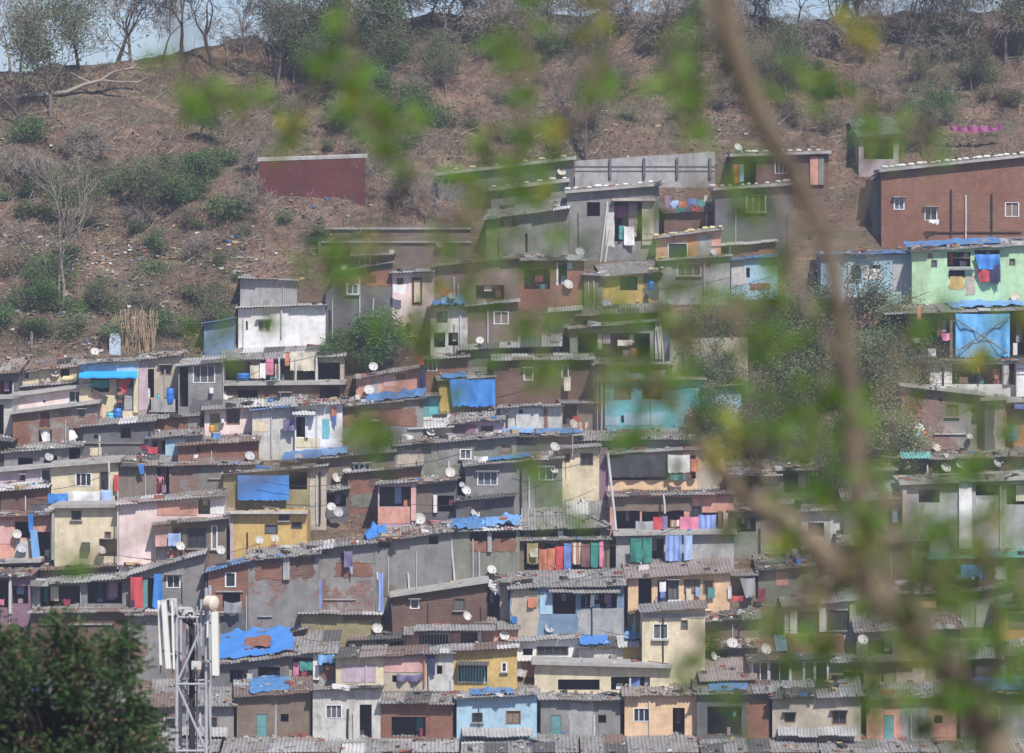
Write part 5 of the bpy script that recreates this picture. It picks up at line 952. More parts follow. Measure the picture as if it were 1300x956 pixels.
for k, x, y, s, l in (
 ('bareC', 14, 96, 1., 'pale leafless tree at the far left end of the ridge'), ('halfB', 66, 148, 1.05, 'dark forked tree with thin foliage standing over the fallen trunk'), ('halfA', 100, 86, .8, 'bushy dark-leaved tree on the ridge right of the fallen trunk'),
 ('bareB', 146, 70, .9, 'slim dark tree leaning left on the left part of the ridge'), ('bareC', 166, 66, 1.15, 'pale straight-trunked tree on the left part of the ridge'), ('bareA', 232, 72, 1., 'grey branching tree left of the bent dark tree'), ('bareB', 275, 84, .85, 'bent dark tree on the dark ledge of the ridge'),
 ('thinA', 205, 76, .8, 'thin twiggy tree between two thicker ridge trees'), ('leafB', 345, 76, 1., 'dusty green tree right of the bent dark tree'), ('bareA', 352, 108, .8, 'slender bare tree before the green thicket'), ('leafA', 410, 80, 1., 'dense green tree at the left of the green thicket'), ('leafA', 470, 72, 1.05, 'dense green tree at the right of the green thicket'),
 ('halfA', 520, 62, .8, 'dark thin-leaved tree right of the green thicket'), ('bareA', 560, 60, .8, 'grey bare tree in the middle of the ridge'), ('halfB', 598, 48, .9, 'orange-barked tree with sparse leaves in the middle of the ridge'), ('halfA', 572, 44, .75, 'round dusty crowned tree in the middle of the ridge'), ('bareC', 636, 52, .85, 'pale thin tree behind the left green blur'),
 ('halfB', 690, 50, .8, 'sparse tree behind the centre of the ridge'), ('thinA', 735, 48, .9, 'tall twig-like tree near the yellow blurred leaf'), ('bareA', 790, 46, .85, 'dark bare tree right of the yellow blurred leaf'), ('bareB', 835, 44, .8, 'leaning bare tree left of the blurred trunk'), ('halfA', 880, 50, .8, 'thin-leaved tree hidden behind the blurred trunk'),
 ('bareA', 952, 44, .9, 'dark multi-stemmed tree right of the blurred trunk'), ('halfB', 975, 42, .7, 'dusty-leaved tree right of the blurred trunk'), ('thinA', 1010, 48, .9, 'slim leaning tree beside the white marker stone'), ('bareB', 1052, 74, 1., 'dark tree with two upright stems on the right ridge'), ('bareB', 1105, 68, 1., 'black forked tree below the yellow blur on the right'),
 ('bareA', 1068, 60, .9, 'grey bare tree behind the black forked tree'), ('bareB', 1142, 72, .9, 'widely spreading dark tree on the right ridge'), ('halfA', 1205, 46, .7, 'leafy dusty tree above the purple shrub'), ('bareA', 1180, 50, .8, 'grey tree left of the leafy dusty tree'), ('bareB', 1240, 50, .9, 'leaning dark tree near the right end of the ridge'),
 ('halfB', 1275, 82, 1., 'gnarled tree with exposed roots near the right edge'), ('bareC', 1302, 60, 1., 'pale branching tree at the right edge of the ridge'), ('thinA', 1130, 46, .7, 'thin far tree between the dark forked trees'), ('bareA', 310, 68, .7, 'small grey tree in the gap right of the bent dark tree'), ('halfB', 25, 84, .8, 'sparse tree on the skyline at the far left'), ('bareA', 430, 60, .8, 'bare crown rising over the green thicket'), ('halfB', 655, 46, .7, 'scrubby tree at the middle skyline'), ('bareC', 905, 46, .8, 'pale tree beside the top of the blurred trunk')):
    plant(k, x, y, s, l, G1)
for k, x, y, s, l in (
 ('bareA', 745, 200, .9, 'curved dark tree trunk above the grey panel fence'), ('thinA', 1268, 125, .55, 'short dark stump-like tree on the eroded bank at the right'), ('bareC', 1115, 128, .4, 'small pale bare tree right of the red stake'), ('slender', 82, 385, 1.05, 'slender pale double-stemmed tree on the rubbish slope at the left'), ('slender', 75, 385, .8, 'thinner pale stem beside the double-stemmed tree on the rubbish slope'), ('leafB', 212, 276, .75, 'round leafy tree over the rubbish heap at the left'), ('halfB', 180, 290, .6, 'dusty tree left of the round leafy tree'), ('halfB', 500, 270, .5, 'pale twiggy tree right of the maroon fence'), ('bareC', 540, 285, .6, 'bare tree right of the maroon fence'), ('halfB', 372, 105, .6, 'leaning tree in front of the green thicket'),
 ('leafA', 1105, 200, .45, 'green-topped tree beside the lilac-framed hut'), ('bareB', 1092, 205, .4, 'dark twisted tree left of the lilac-framed hut'), ('halfB', 1172, 200, .5, 'dark rounded tree right of the lilac-framed hut'), ('dense', 466, 478, .82, 'bushy green tree in front of the brick and grey house'), ('dense', 438, 478, .55, 'smaller dusty tree left of the bushy green tree'), ('leafA', 1125, 830, .4, 'dark green shrub tree at the glazed bays')):
    plant(k, x, y, s, l)
for k, x, y, s, l in (
 ('leafB', 905, 470, .9, 'dusty leafy tree on the vine bank right of the cream cloth'), ('leafA', 950, 470, .8, 'green vine tree in the middle of the vine bank'), ('leafB', 990, 480, 1., 'tall dusty tree in the middle of the vine bank'), ('leafB', 1035, 500, 1.05, 'tall dusty tree behind the blurred trunk on the vine bank'), ('leafB', 1110, 560, 1.1, 'tall vine-hung tree at the right of the vine bank'), ('leafA', 1135, 520, .8, 'leafy green tree left of the rough-plastered house'), ('halfA', 1010, 580, .9, 'sparse dark tree low on the vine bank'), ('leafB', 960, 600, .8, 'dusty tree at the foot of the vine bank'), ('leafB', 1070, 600, .9, 'dusty tree right at the foot of the vine bank'), ('leafA', 890, 500, .6, 'small green tree at the left of the vine bank'), ('halfB', 1090, 450, .8, 'grey-green tree high on the vine bank'), ('leafB', 1150, 470, .7, 'dusty leafy tree beside the dark recessed shack'), ('halfA', 1045, 660, .6, 'thin tree among the huts behind the branch')):
    plant(k, x, y, s, l, dy=-2.0)
for k, x, y, s, l in (('leafB', 165, 262, .7, 'dusty green tree at the left of the leafy clump on the rubbish slope'), ('leafA', 232, 268, .6, 'green tree at the right of the leafy clump on the rubbish slope'), ('leafA', 60, 400, .6, 'fresh green tree below the slender pale stems'), ('leafB', 125, 395, .5, 'dark green bushy tree above the cane sheaf'), ('leafB', 255, 180, .6, 'pale green tree under the blurred leaves at the left'), ('leafA', 1180, 165, .55, 'green tree right of the lilac-framed hut on the terrace'), ('leafB', 1200, 72, .6, 'light green bushy tree under the right ridge'), ('halfB', 100, 300, .6, 'greyish sparse tree on the left slope'), ('dense', 455, 130, .7, 'dense green tree below the green thicket'), ('leafB', 520, 150, .6, 'silvery green tree right of the green thicket'), ('dense', 400, 95, .8, 'dense tree in the middle of the green thicket'), ('halfA', 630, 250, .4, 'small tree at the left of the mossy rubble-roofed house')):
    plant(k, x, y, s, l)
rs_ = random.Random(21)
def scrub(n, box, kinds, label, group, s0=.5, s1=1.):
    for _ in range(n):
        x, y = rs_.uniform(box[0], box[2]), rs_.uniform(box[1], box[3])
        if y < lerp(SKY, x) + 3: continue
        if y > lerp(TOPH, x) - 12: continue
        if 0 < x < 215 and 84 < y < 150: continue
        q = rs_.uniform(s0, s1); o = plant(rs_.choice(kinds), x, y, q, label, group)
        if 'tree' not in label: o.scale = (q * rs_.uniform(.8, 1.9), q * rs_.uniform(.8, 1.5), q * rs_.uniform(.6, 1.15)); o.rotation_euler = (rs_.uniform(-.2, .2), rs_.uniform(-.25, .25), rs_.uniform(0, 6))
scrub(90, (200, 14, 1300, 75), ['twiggy', 'twiggy', 'thinA', 'dryshrub', 'bareC'], 'thin twiggy undergrowth stem tangled between the trunks on the ridge', 'twiggy undergrowth on the ridge', .4, .95)
scrub(62, (0, 170, 310, 445), ['shrub', 'greenshrub', 'dryshrub', 'greenshrub', 'shrub'], 'low shrub growing on the littered slope at the left', 'shrubs on the left slope', .5, 1.)
scrub(40, (0, 100, 560, 330), ['dryshrub', 'twiggy', 'shrub'], 'dry twiggy shrub on the brown slope below the ridge', 'dry shrubs below the ridge', .4, .9)
scrub(16, (300, 60, 1290, 130), ['halfB', 'halfB', 'halfA'], 'small dusty tree on the upper slope below the ridge trees', 'small trees of the upper slope', .35, .6)
scrub(26, (380, 60, 560, 200), ['greenshrub', 'shrub', 'dryshrub'], 'green shrub in the thicket below the dense trees', 'shrubs of the green thicket', .6, 1.1)
scrub(36, (560, 50, 960, 190), ['dryshrub', 'dryshrub', 'shrub', 'greenshrub'], 'low shrub on the reddish bank above the panel fence', 'shrubs above the panel fence', .4, .85)
scrub(36, (960, 50, 1300, 190), ['dryshrub', 'shrub', 'greenshrub', 'dryshrub'], 'low shrub on the terraces around the lilac-framed hut', 'shrubs on the right terraces', .4, .9)
scrub(18, (300, 250, 560, 330), ['dryshrub', 'shrub', 'greenshrub'], 'low shrub around the stone terrace walls', 'shrubs by the terrace walls', .35, .6)
VB = 0
for i in range(26):
    x, y = rs_.uniform(890, 1150), rs_.uniform(430, 620)
    plant(rs_.choice(['leafC', 'leafC', 'leafB', 'halfB']), x, y, rs_.uniform(.45, .85), 'dusty leafy tree in the tangled vine bank behind the blurred trunk', 'trees of the vine bank', dy=-rs_.uniform(0, 3.5))
for i in range(36):
    x, y = rs_.uniform(860, 1170), rs_.uniform(400, 640); Y = Ys(y)
    plant(rs_.choice(['greenshrub', 'shrub', 'shrub', 'dryshrub']), x, y, rs_.uniform(.6, 1.1), 'leafy shrub in the tangled vine bank', 'shrubs of the vine bank')
for k_ in PROT:
    if k_ not in USED:
        for c_ in list(PROT[k_].children): bpy.data.objects.remove(c_)
        bpy.data.objects.remove(PROT[k_])
# dry grass tufts and leaf litter over the slope
g = MB(); lt = {k: MB() for k in ('white', 'dark', 'brick', 'blue', 'ochre', 'grey', 'soil')}
for _ in range(26000):
    px, py = rs_.uniform(-30, 1330), rs_.uniform(45, 450)
    if py < lerp(SKY, px) or py > lerp(TOPH, px) + 15: continue
    Y = Ys(py) + rs_.uniform(-1, 1); x = PX(px, Y)
    if noise.noise(Vector((x * .25, Y * .25, 4))) + rs_.uniform(-.4, .4) < -.1: continue
    z = terr(x, Y); 
    for _ in range(3):
        a = rs_.uniform(0, 6.3); l = rs_.uniform(.12, .38); w = .022; dx, dy = math.cos(a) * w, math.sin(a) * w; tx_, ty_ = rs_.uniform(-.2, .2), rs_.uniform(-.2, .2); ox, oy = rs_.uniform(-.1, .1), rs_.uniform(-.1, .1)
        g.tri((x + ox - dx, Y + oy - dy, z - .03), (x + ox + dx, Y + oy + dy, z - .03), (x + ox + tx_, Y + oy + ty_, z + l))
g.obj('dry_grass', leafmat('dry_grass_blades', (.17, .125, .08), (.10, .11, .055), .2), None, kind='stuff', label='dry grass and weeds on the hillside')
st_ = MB(); ug = MB(); ug2 = MB()
for _ in range(9000):
    px, py = rs_.uniform(-30, 1330), rs_.uniform(30, 450)
    if py < lerp(SKY, px) + 2 or py > lerp(TOPH, px) + 5: continue
    Y = Ys(py) + rs_.uniform(-1, 1); x = PX(px, Y); nn = noise.noise(Vector((x * .2, Y * .3, 14)))
    if nn + rs_.uniform(-.3, .3) < .0: continue
    p = Vector((x, Y, terr(x, Y))); d = Vector((rs_.gauss(0, .7), rs_.gauss(0, .4), abs(rs_.gauss(.1, .6)))).normalized() * rs_.uniform(.3, 1.3); b = Vector((rs_.gauss(0, .12), rs_.gauss(0, .1), rs_.gauss(0, .12)))
    st_.tube([p, p + d * .5 + b, p + d], [.02, .014, .007], 3, cap=False)
    if rs_.random() < .5: st_.tube([p + d * .5 + b, p + d * .6 + Vector((rs_.gauss(0, .25), 0, abs(rs_.gauss(.2, .2))))], [.012, .006], 3, cap=False)
st_.obj('brushwood', plain('dry_brushwood', (.36, .31, .26), .9, .7, sc=1.5), None, kind='stuff', label='tangled dry brushwood and dead stems on the slope')
for _ in range(1500):
    px, py = rs_.uniform(-30, 1330), rs_.uniform(30, 450)
    if py < lerp(SKY, px) + 2 or py > lerp(TOPH, px) + 5: continue
    Y = Ys(py); x = PX(px, Y); nn = noise.noise(Vector((x * .13, Y * .2, 31))) + (.15 if px < 320 else 0)
    if nn + rs_.uniform(-.2, .2) < .08: continue
    r = rs_.uniform(.15, .5)
    for _ in range(int(26 * r / .3)):
        q = Vector((x + rs_.gauss(0, r), Y + rs_.gauss(0, r * .7), 0)); q.z = terr(q.x, q.y) + abs(rs_.gauss(0, r * .5)); leaves(ug if nn > .2 or rs_.random() < .5 else ug2, rs_, [q], 1, .03, .065)
ug.obj('undergrowth', LEAF, None, kind='stuff', label='low green undergrowth creeping over the slope'); ug2.obj('undergrowth', LEAFD, None, kind='stuff', label='dusty low undergrowth on the slope')
def litter(n, box, size, w):
    for _ in range(n):
        px, py = rs_.uniform(box[0], box[2]), rs_.gauss((box[1] + box[3]) / 2, (box[3] - box[1]) / 3); Y = Ys(py); x = PX(px, Y)
        if py < 460 and noise.noise(Vector((x * .35, Y * .5, 7))) + rs_.uniform(-.25, .25) < -.1: continue
        chunk(lt[rs_.choice(w)], (x, Y, terr(x, Y) + .03), (.25 + .9 * rs_.random() ** 3) * size, rs_.choice((.15, .4, .5)))
WL = ('white', 'white', 'white', 'grey', 'grey', 'grey', 'grey', 'dark', 'dark', 'ochre', 'ochre', 'brick', 'soil', 'soil', 'soil', 'blue')
litter(2600, (0, 290, 320, 370), .13, WL); litter(1500, (0, 370, 330, 460), .15, WL); litter(260, (120, 305, 240, 330), .16, WL); litter(350, (300, 270, 420, 345), .14, WL + ('ochre', 'brick')); litter(220, (560, 180, 1000, 200), .1, WL)
litter(500, (0, 100, 1300, 260), .12, ('dark', 'grey', 'brick', 'ochre', 'dark', 'white')); litter(350, (880, 380, 1180, 480), .14, WL)
litter(6000, (0, 90, 1300, 330), .14, ('brick', 'dark', 'ochre', 'soil', 'soil', 'soil', 'grey'))
litter(1600, (0, 470, 1300, 860), .16, WL + ('dark', 'dark', 'brick'))
RMT = {'soil': plain('soil_clod', (.2, .13, .1)), 'white': plain('litter_white', (.55, .54, .52)), 'grey': plain('rubble_grey', (.3, .29, .27)), 'dark': plain('scrap_dark', (.05, .045, .045)), 'brick': plain('broken_brick', (.26, .1, .07)), 'wood': plain('old_timber', (.22, .17, .13)), 'blue': plain('blue_scrap', (.06, .2, .5)), 'ochre': plain('cardboard_scrap', (.4, .3, .17)), 'red': plain('red_scrap', (.4, .05, .05))}
def merge(ds, name, label):
    m = MB(); mats = []
    for i, (k, s) in enumerate(ds.items()):
        n = len(m.v); m.v += s.v; m.f += [tuple(a + n for a in f) for f in s.f]; m.m += [i] * len(s.f); mats.append(RMT[k])
    m.obj(name, mats, None, kind='stuff', label=label)
merge(lt, 'litter', 'scattered rubbish and stones over the slope'); merge(RUB, 'roof_rubble', 'bricks, sticks and scrap lying on the roofs')
# fallen trunk with broken stump
def onground(px, py):
    Y = Ys(py)
    for _ in range(6): Y -= (terr(PX(px, Y), Y) - PZ(py, Y)) / SL * .7
    return Vector((PX(px, Y), Y, PZ(py, Y)))
st = onground(18, 136); m = MB(); m.tube([(0, 0, -.3), (.02, 0, .6), (-.05, 0, 1.35)], [.2, .17, .1], 8); o = m.obj('tree_stump', wall('broken_wood', (.5, .33, .2), .2), None, st, label='broken orange-brown tree stump at the left of the slope', category='tree stump')
P_ = [(22, 124), (32, 121), (60, 120), (85, 117), (108, 107), (128, 102), (145, 91), (170, 86), (186, 88)]; a0 = onground(22, 136).y
pts = [Vector((PX(x, a0 + .2 * i), a0 + .2 * i, PZ(y, a0 + .2 * i))) for i, (x, y) in enumerate(P_)]; c = pts[0].copy()
m = MB(); m.tube([p - c for p in pts], [.16, .14, .13, .13, .12, .10, .08, .06, .03], 8); r_ = empty('fallen_tree', c, 'long pale fallen tree lying across the slope at the upper left', 'fallen tree'); m.obj('trunk', BARKP, r_, smooth=True)
m = MB(); q = [(128, 102), (150, 104), (175, 104), (188, 98)]; m.tube([Vector((PX(x, a0 + 1), a0 + 1, PZ(y, a0 + 1))) - c for x, y in q], [.08, .06, .05, .02], 6); q = [(118, 106), (100, 98), (90, 92)]; m.tube([Vector((PX(x, a0 + 1), a0 + 1, PZ(y, a0 + 1))) - c for x, y in q], [.07, .05, .02], 6); m.obj('branches', BARKP, r_)
m = MB(); q = [(0, 122), (14, 135), (26, 152), (32, 165)]; b0 = onground(32, 165); pp = [Vector((PX(x, b0.y), b0.y - .1 * i, PZ(y, b0.y))) for i, (x, y) in enumerate(q)]; m.tube([p - pp[-1] for p in pp], [.05, .1, .12, .16], 7); m.obj('dead_branch', BARKD, None, pp[-1], label='dark leaning dead branch below the broken stump', category='branch')
# bundle of dry stalks behind the beige house
r_ = empty('stalk_bundle', onground(175, 445), 'sheaf of dry cane stalks standing above the beige house', 'sheaf of stalks'); m = MB()
for i in range(110):
    x = rs_.uniform(-.9, .9); t_ = x * 1.1 + rs_.uniform(-.35, .35); m.tube([(x, rs_.uniform(-.3, .3), -.4), ((x + t_) / 2 + rs_.uniform(-.08, .08), rs_.uniform(-.3, .3), .7), (t_, rs_.uniform(-.4, .4), rs_.uniform(1.2, 2.3))], .018, 4)
m.obj('stalks', plain('dry_stalk', (.42, .31, .2), .8), r_)
b = onground(146, 450); m = MB(); m.box(-.28, .28, -.02, .02, -.3, 1.1); m.box(-.3, .3, -.04, .04, 1.06, 1.12); m.box(-.3, -.26, -.04, .04, -.3, 1.1); m.box(.26, .3, -.04, .04, -.3, 1.1); m.obj('leaning_board', plain('pale_blue_board', (.42, .5, .6), .5), None, b, label='pale blue-grey board standing left of the cane sheaf', category='board')
b = onground(40, 440); m = MB(); m.tube([(0, 0, -.3), (0, 0, .8)], .09, 8); m.obj('post', BARKP, None, b, label='short pale post on the dark bank at the left', category='post')
b = onground(1072, 125); m = MB(); m.tube([(0, 0, -.2), (-.25, 0, 1.)], .05, 6); m.obj('stake', plain('red_stake_paint', (.4, .1, .08)), None, b, label='leaning red stake on the terrace above the lilac-framed hut', category='stake')
b = onground(1006, 54); m = MB(); m.tube([(0, 0, -.2), (0, 0, .3), (0, 0, .34)], [.12, .11, .04], 7); m.obj('marker_stone', RMT['white'], None, b, label='small white marker stone under the trees on the right ridge', category='stone')

WR = [(0, 618, 140, 600), (60, 560, 250, 548), (110, 452, 230, 455), (150, 705, 330, 690), (230, 480, 330, 470), (300, 455, 430, 440), (330, 610, 480, 600), (430, 560, 610, 540), (470, 700, 560, 690), (520, 640, 700, 610), (560, 470, 700, 455), (600, 740, 780, 720), (640, 330, 760, 320), (655, 590, 770, 575), (700, 690, 860, 670), (760, 800, 900, 790), (780, 560, 960, 540), (800, 330, 1000, 300), (1040, 390, 1180, 370), (1130, 600, 1300, 580), (1150, 480, 1290, 470), (1000, 800, 1180, 780), (380, 810, 560, 800), (140, 640, 270, 625)]
for i, (a, b, c_, d) in enumerate(WR):
    Y = Ys(max(b, d) + 45) - .9; m = MB(); q = [Vector((PX(a + (c_ - a) * t / 12, Y), 0, PZ(b + (d - b) * t / 12 + 12 * 4 * (t / 12) * (1 - t / 12), Y))) for t in range(13)]; o0 = q[0].copy(); m.tube([v - o0 for v in q], .014, 4)
    m.obj('cable', TWINE, None, (o0.x, Y, o0.z), label='thin black cable sagging across the house fronts', category='cable', group='cables strung between the houses')
# ------------------------------------------------------------------ people
def skin(name, verts, edges, rad, mat, parent, sub=2):
    me = bpy.data.meshes.new(name); me.from_pydata(verts, edges, []); me.materials.append(mat)
    o = bpy.data.objects.new(name, me); COL.objects.link(o); o.parent = parent
    md = o.modifiers.new('Skin', 'SKIN'); md.use_smooth_shade = True
    for i, r in enumerate(rad): me.skin_vertices[0].data[i].radius = (r, r * .85)
    me.skin_vertices[0].data[0].use_root = True
    s = o.modifiers.new('Sub', 'SUBSURF'); s.levels = sub; s.render_levels = sub; return o
def person(px, py, Y, label, top, bottom, yaw=0., arm=0., hair=(.02, .015, .012), bend=0., hgt=1.6):
    k = hgt / 1.65; root = empty('person', (PX(px, Y), Y, PZ(py, Y)), label, 'person', None, yaw); root.scale = (k,) * 3
    SK = plain('brown_skin', (.22, .12, .08), .6, .1); fy = -bend
    B = [(0, 0, .92), (0, fy * .4, 1.12), (0, fy, 1.34), (0, fy * 1.15 - .01, 1.44), (0, fy * 1.2 - .02, 1.53), (0, fy * 1.2 - .02, 1.60),
         (.09, 0, .86), (.10, -.01, .48), (.10, .02, .07), (.10, -.14, .03), (-.09, 0, .86), (-.10, -.02, .48), (-.10, .02, .07), (-.10, -.14, .03),
         (.19, fy, 1.34), (.25, fy - .02, 1.07), (.22, fy - .15 - arm * .2, .84 + arm * .3), (.215, fy - .19 - arm * .2, .77 + arm * .3), (-.19, fy, 1.34), (-.25, fy - .02, 1.07), (-.22, fy - .15 - arm * .1, .84 + arm * .2), (-.215, fy - .19 - arm * .1, .77 + arm * .2)]
    E = [(0, 1), (1, 2), (2, 3), (3, 4), (4, 5), (0, 6), (6, 7), (7, 8), (8, 9), (0, 10), (10, 11), (11, 12), (12, 13), (2, 14), (14, 15), (15, 16), (16, 17), (2, 18), (18, 19), (19, 20), (20, 21)]
    rd = [.13, .11, .13, .05, .085, .07, .085, .055, .035, .03, .085, .055, .035, .03, .05, .038, .026, .03, .05, .038, .026, .03]
    for side in (17, 21):
        x, y, z = B[side]
        for f_ in range(5):
            B.append((x + (f_ - 2) * .012, y - .035, z - .05 + (.02 if f_ in (0, 4) else 0))); E.append((side, len(B) - 1)); rd.append(.008)
    skin('body', B, E, rd, SK, root)
    hx = fy * 1.2 - .02; hm = MB(); hm.lathe([(.001, .13), (.07, .115), (.10, .05), (.098, -.02), (.07, -.07)], 12, (0, hx + .015, 1.56)); hm.obj('hair', plain('black_hair', hair, .6, .1), root, smooth=True)
    fm = MB(); fm.lathe([(.001, -.02), (.012, 0), (.001, .02)], 6, (0, hx - .085, 1.535)); fm.lathe([(.001, -.015), (.014, 0), (.001, .015)], 6, (.1, hx, 1.535)); fm.lathe([(.001, -.015), (.014, 0), (.001, .015)], 6, (-.1, hx, 1.535)); fm.obj('nose_and_ears', SK, root)
    em = MB()
    for sx in (-.032, .032): em.lathe([(.001, -.008), (.01, 0), (.001, .008)], 6, (sx, hx - .078, 1.555))
    em.box(-.022, .022, hx - .083, hx - .075, 1.492, 1.498); em.obj('face', plain('dark_eye', (.02, .015, .015), .4), root)
    skin('shirt', [B[0], B[1], B[2], B[14], B[15], B[18], B[19]], [(0, 1), (1, 2), (2, 3), (3, 4), (2, 5), (5, 6)], [.15, .14, .155, .075, .06, .075, .06], top, root)
    skin('trousers', [(0, 0, .96), B[6], B[7], (.10, .01, .14), B[10], B[11], (-.10, .01, .14)], [(0, 1), (1, 2), (2, 3), (0, 4), (4, 5), (5, 6)], [.14, .11, .08, .065, .11, .08, .065], bottom, root)
    return root
Y_ = Ys(440 + 370 * K)
person(152, 531, Y_ - .55, 'person in dark clothes standing behind the blue water drum', CL['black'], CL['navy'], .3, .5, hgt=1.55)
Y_ = Ys(440 + 205 * K); person(970 + 1074 * K, 440 + 190 * K, Y_ - .12, 'person in an orange top bending in the white sheet porch', CL['orange'], CL['navy'], -.9, .6, bend=.25, hgt=1.1)
Y_ = Ys(440 + 755 * K); person(800 * K, 440 + 748 * K, Y_ + .35, 'person in a red-pink dress in the dark doorway of the rough grey house', CL['pink'], CL['maroon'], .2, .2, hgt=1.25)

# ------------------------------------------------------------------ antenna tower, nearer than the slope
YT = 152.; sT = YT / F; tile(0, 660)
def tp(x, y, dy=0.): return Vector(((tx(x) - CX) * sT, dy, PZ(ty(y), YT)))
zg = terr((tx(960) - CX) * sT, YT) - .3; o0 = Vector(((tx(960) - CX) * sT, YT, zg)); base = Vector((o0.x, 0, zg))
tw = empty('antenna_tower', o0, 'grey lattice mobile antenna tower standing before the lower left houses', 'antenna tower')
L = lambda x, y, dy=0.: tp(x, y, dy) - base
gm = MB(); xl, xr = L(893, 480).x, L(1040, 480).x; zt = L(0, 480).z; dpt = .9
for (x, y) in ((xl, -dpt), (xr, -dpt), (xl, dpt), (xr, dpt)): gm.tube([(x, y, 0), (x, y, zt + (.9 if x == xr else .3))], .055, 8)
z = zt; i = 0
while z > 1:
    for y in (-dpt, dpt):
        gm.tube([(xl, y, z), (xr, y, z)], .035, 6); a, b_ = ((xl, xr) if i % 2 else (xr, xl)); gm.tube([(a, y, z), (b_, y, z - 2.05)], .04, 6)
    for x in (xl, xr): gm.tube([(x, -dpt, z), (x, dpt, z)], .03, 6); gm.tube([(x, -dpt, z), (x, dpt, z - 2.05)], .03, 6)
    z -= 2.05; i += 1
gm.obj('lattice_frame', STEEL, tw)
ld = MB(); lx0 = L(955, 0).x
ld.tube([(lx0 - .13, .1, 0), (lx0 - .13, .1, zt + .3)], .03, 6); ld.tube([(lx0 + .18, .1, 0), (lx0 + .18, .1, zt + .3)], .03, 6)
z = .3
while z < zt: ld.tube([(lx0 - .13, .1, z), (lx0 + .18, .1, z)], .018, 5); z += .3
ld.obj('ladder', STEEL, tw)
AP = plain('antenna_cover', (.62, .63, .58), .45, .15)
def panel(x0, y0, x1, y1, xo=0, yy=-1.2, w=.13, lean=0.):
    m = MB(); a, b_ = L(x0, y0), L(x1, y1); mx = (a.x + b_.x) / 2; hw_ = (b_.x - a.x) / 2
    prof = [(-hw_, 0), (-hw_ * .8, -w), (hw_ * .8, -w), (hw_, 0), (hw_ * .8, w * .6), (-hw_ * .8, w * .6)]; n = len(prof); n0 = 0; lx = lean
    for z_, o_ in ((b_.z, lx), (a.z, 0.)):
        for p in prof: m.v.append((mx + p[0] + o_, yy + p[1], z_))
    for j in range(n): m.f.append((j, (j + 1) % n, n + (j + 1) % n, n + j)); m.m.append(0)
    m.f.append(tuple(range(n))[::-1]); m.m.append(0); m.f.append(tuple(range(n, 2 * n))); m.m.append(0)
    po = m.obj('panel_antenna', AP, tw); k = MB()
    for f_ in (.2, .8):
        zz = b_.z + (a.z - b_.z) * f_; nx = xl if mx < (xl + xr) / 2 else xr; k.box(min(mx + lx * (1 - f_), nx), max(mx + lx * (1 - f_), nx), yy + w * .6, yy + w * .6 + .06, zz, zz + .06); k.box(nx - .03, nx + .03, min(yy + w * .6, -dpt), max(-dpt, yy + w * .6 + .06), zz, zz + .055)
    k.obj('bracket', STEEL, po)
panel(820, 402, 850, 730, lean=.14, yy=-1.3); panel(800, 395, 818, 715, lean=.06, yy=-1.1, w=.1); panel(868, 400, 880, 735, yy=-1.15, w=.08, lean=.06); panel(1066, 448, 1106, 765, yy=-1.25, lean=.03); panel(1044, 430, 1056, 578, yy=-1.1, w=.08)
dr = MB(); c_ = L(1072, 407); rr = (ty(445) - ty(370)) / 2 * sT; M3 = Matrix.Rotation(.9, 3, 'Z') @ Matrix.Rotation(pi / 2, 3, 'X')
dr.lathe([(.001, .17), (rr * .6, .15), (rr, .10), (rr, -.16), (rr * .7, -.2), (.001, -.2)], 24, (c_.x, -1.3, c_.z), M=M3); do = dr.obj('drum_antenna', plain('drum_cover', (.6, .52, .42), .5, .1), tw, smooth=False); k = MB(); k.tube([(c_.x, -1.2, c_.z), (xr, -dpt, c_.z - .1)], .05, 6); k.obj('bracket', STEEL, do)
mp = MB()
for x, y0, y1 in ((862, 385, 720), (880, 395, 735), (1016, 390, 620)): a = L(x, y0); b_ = L(x, y1); mp.tube([(a.x, -.98, b_.z), (a.x, -.98, a.z)], .04, 7)
mp.obj('mounting_pole', STEEL, tw)
for x, y, w_, h_ in ((868, 388, .3, .3), (840, 395, .3, .35), (945, 440, .35, .2), (925, 432, .5, .06), (960, 455, .25, .2), (880, 650, .2, .3), (990, 700, .3, .25)):
    a = L(x, y); bx_ = MB(); bx_.box(a.x - w_ / 2, a.x + w_ / 2, -.8, -.5, a.z - h_, a.z); bx_.box(a.x - .03, a.x + .03, -1., -.8, a.z - h_ * .7, a.z - h_ * .3); bx_.obj('radio_unit', PIPE, tw)
cb = MB()
for i in range(9): x = L(948 + i * 3, 0).x; cb.tube([(x, -.05, 0), (x + .03 * math.sin(i), 0, zt * .5), (x, -.05, zt - .3), (x + R.uniform(-.5, .5), -.4, zt + R.uniform(-.1, .25))], .02, 5)
cb.obj('cables', TWINE, tw)
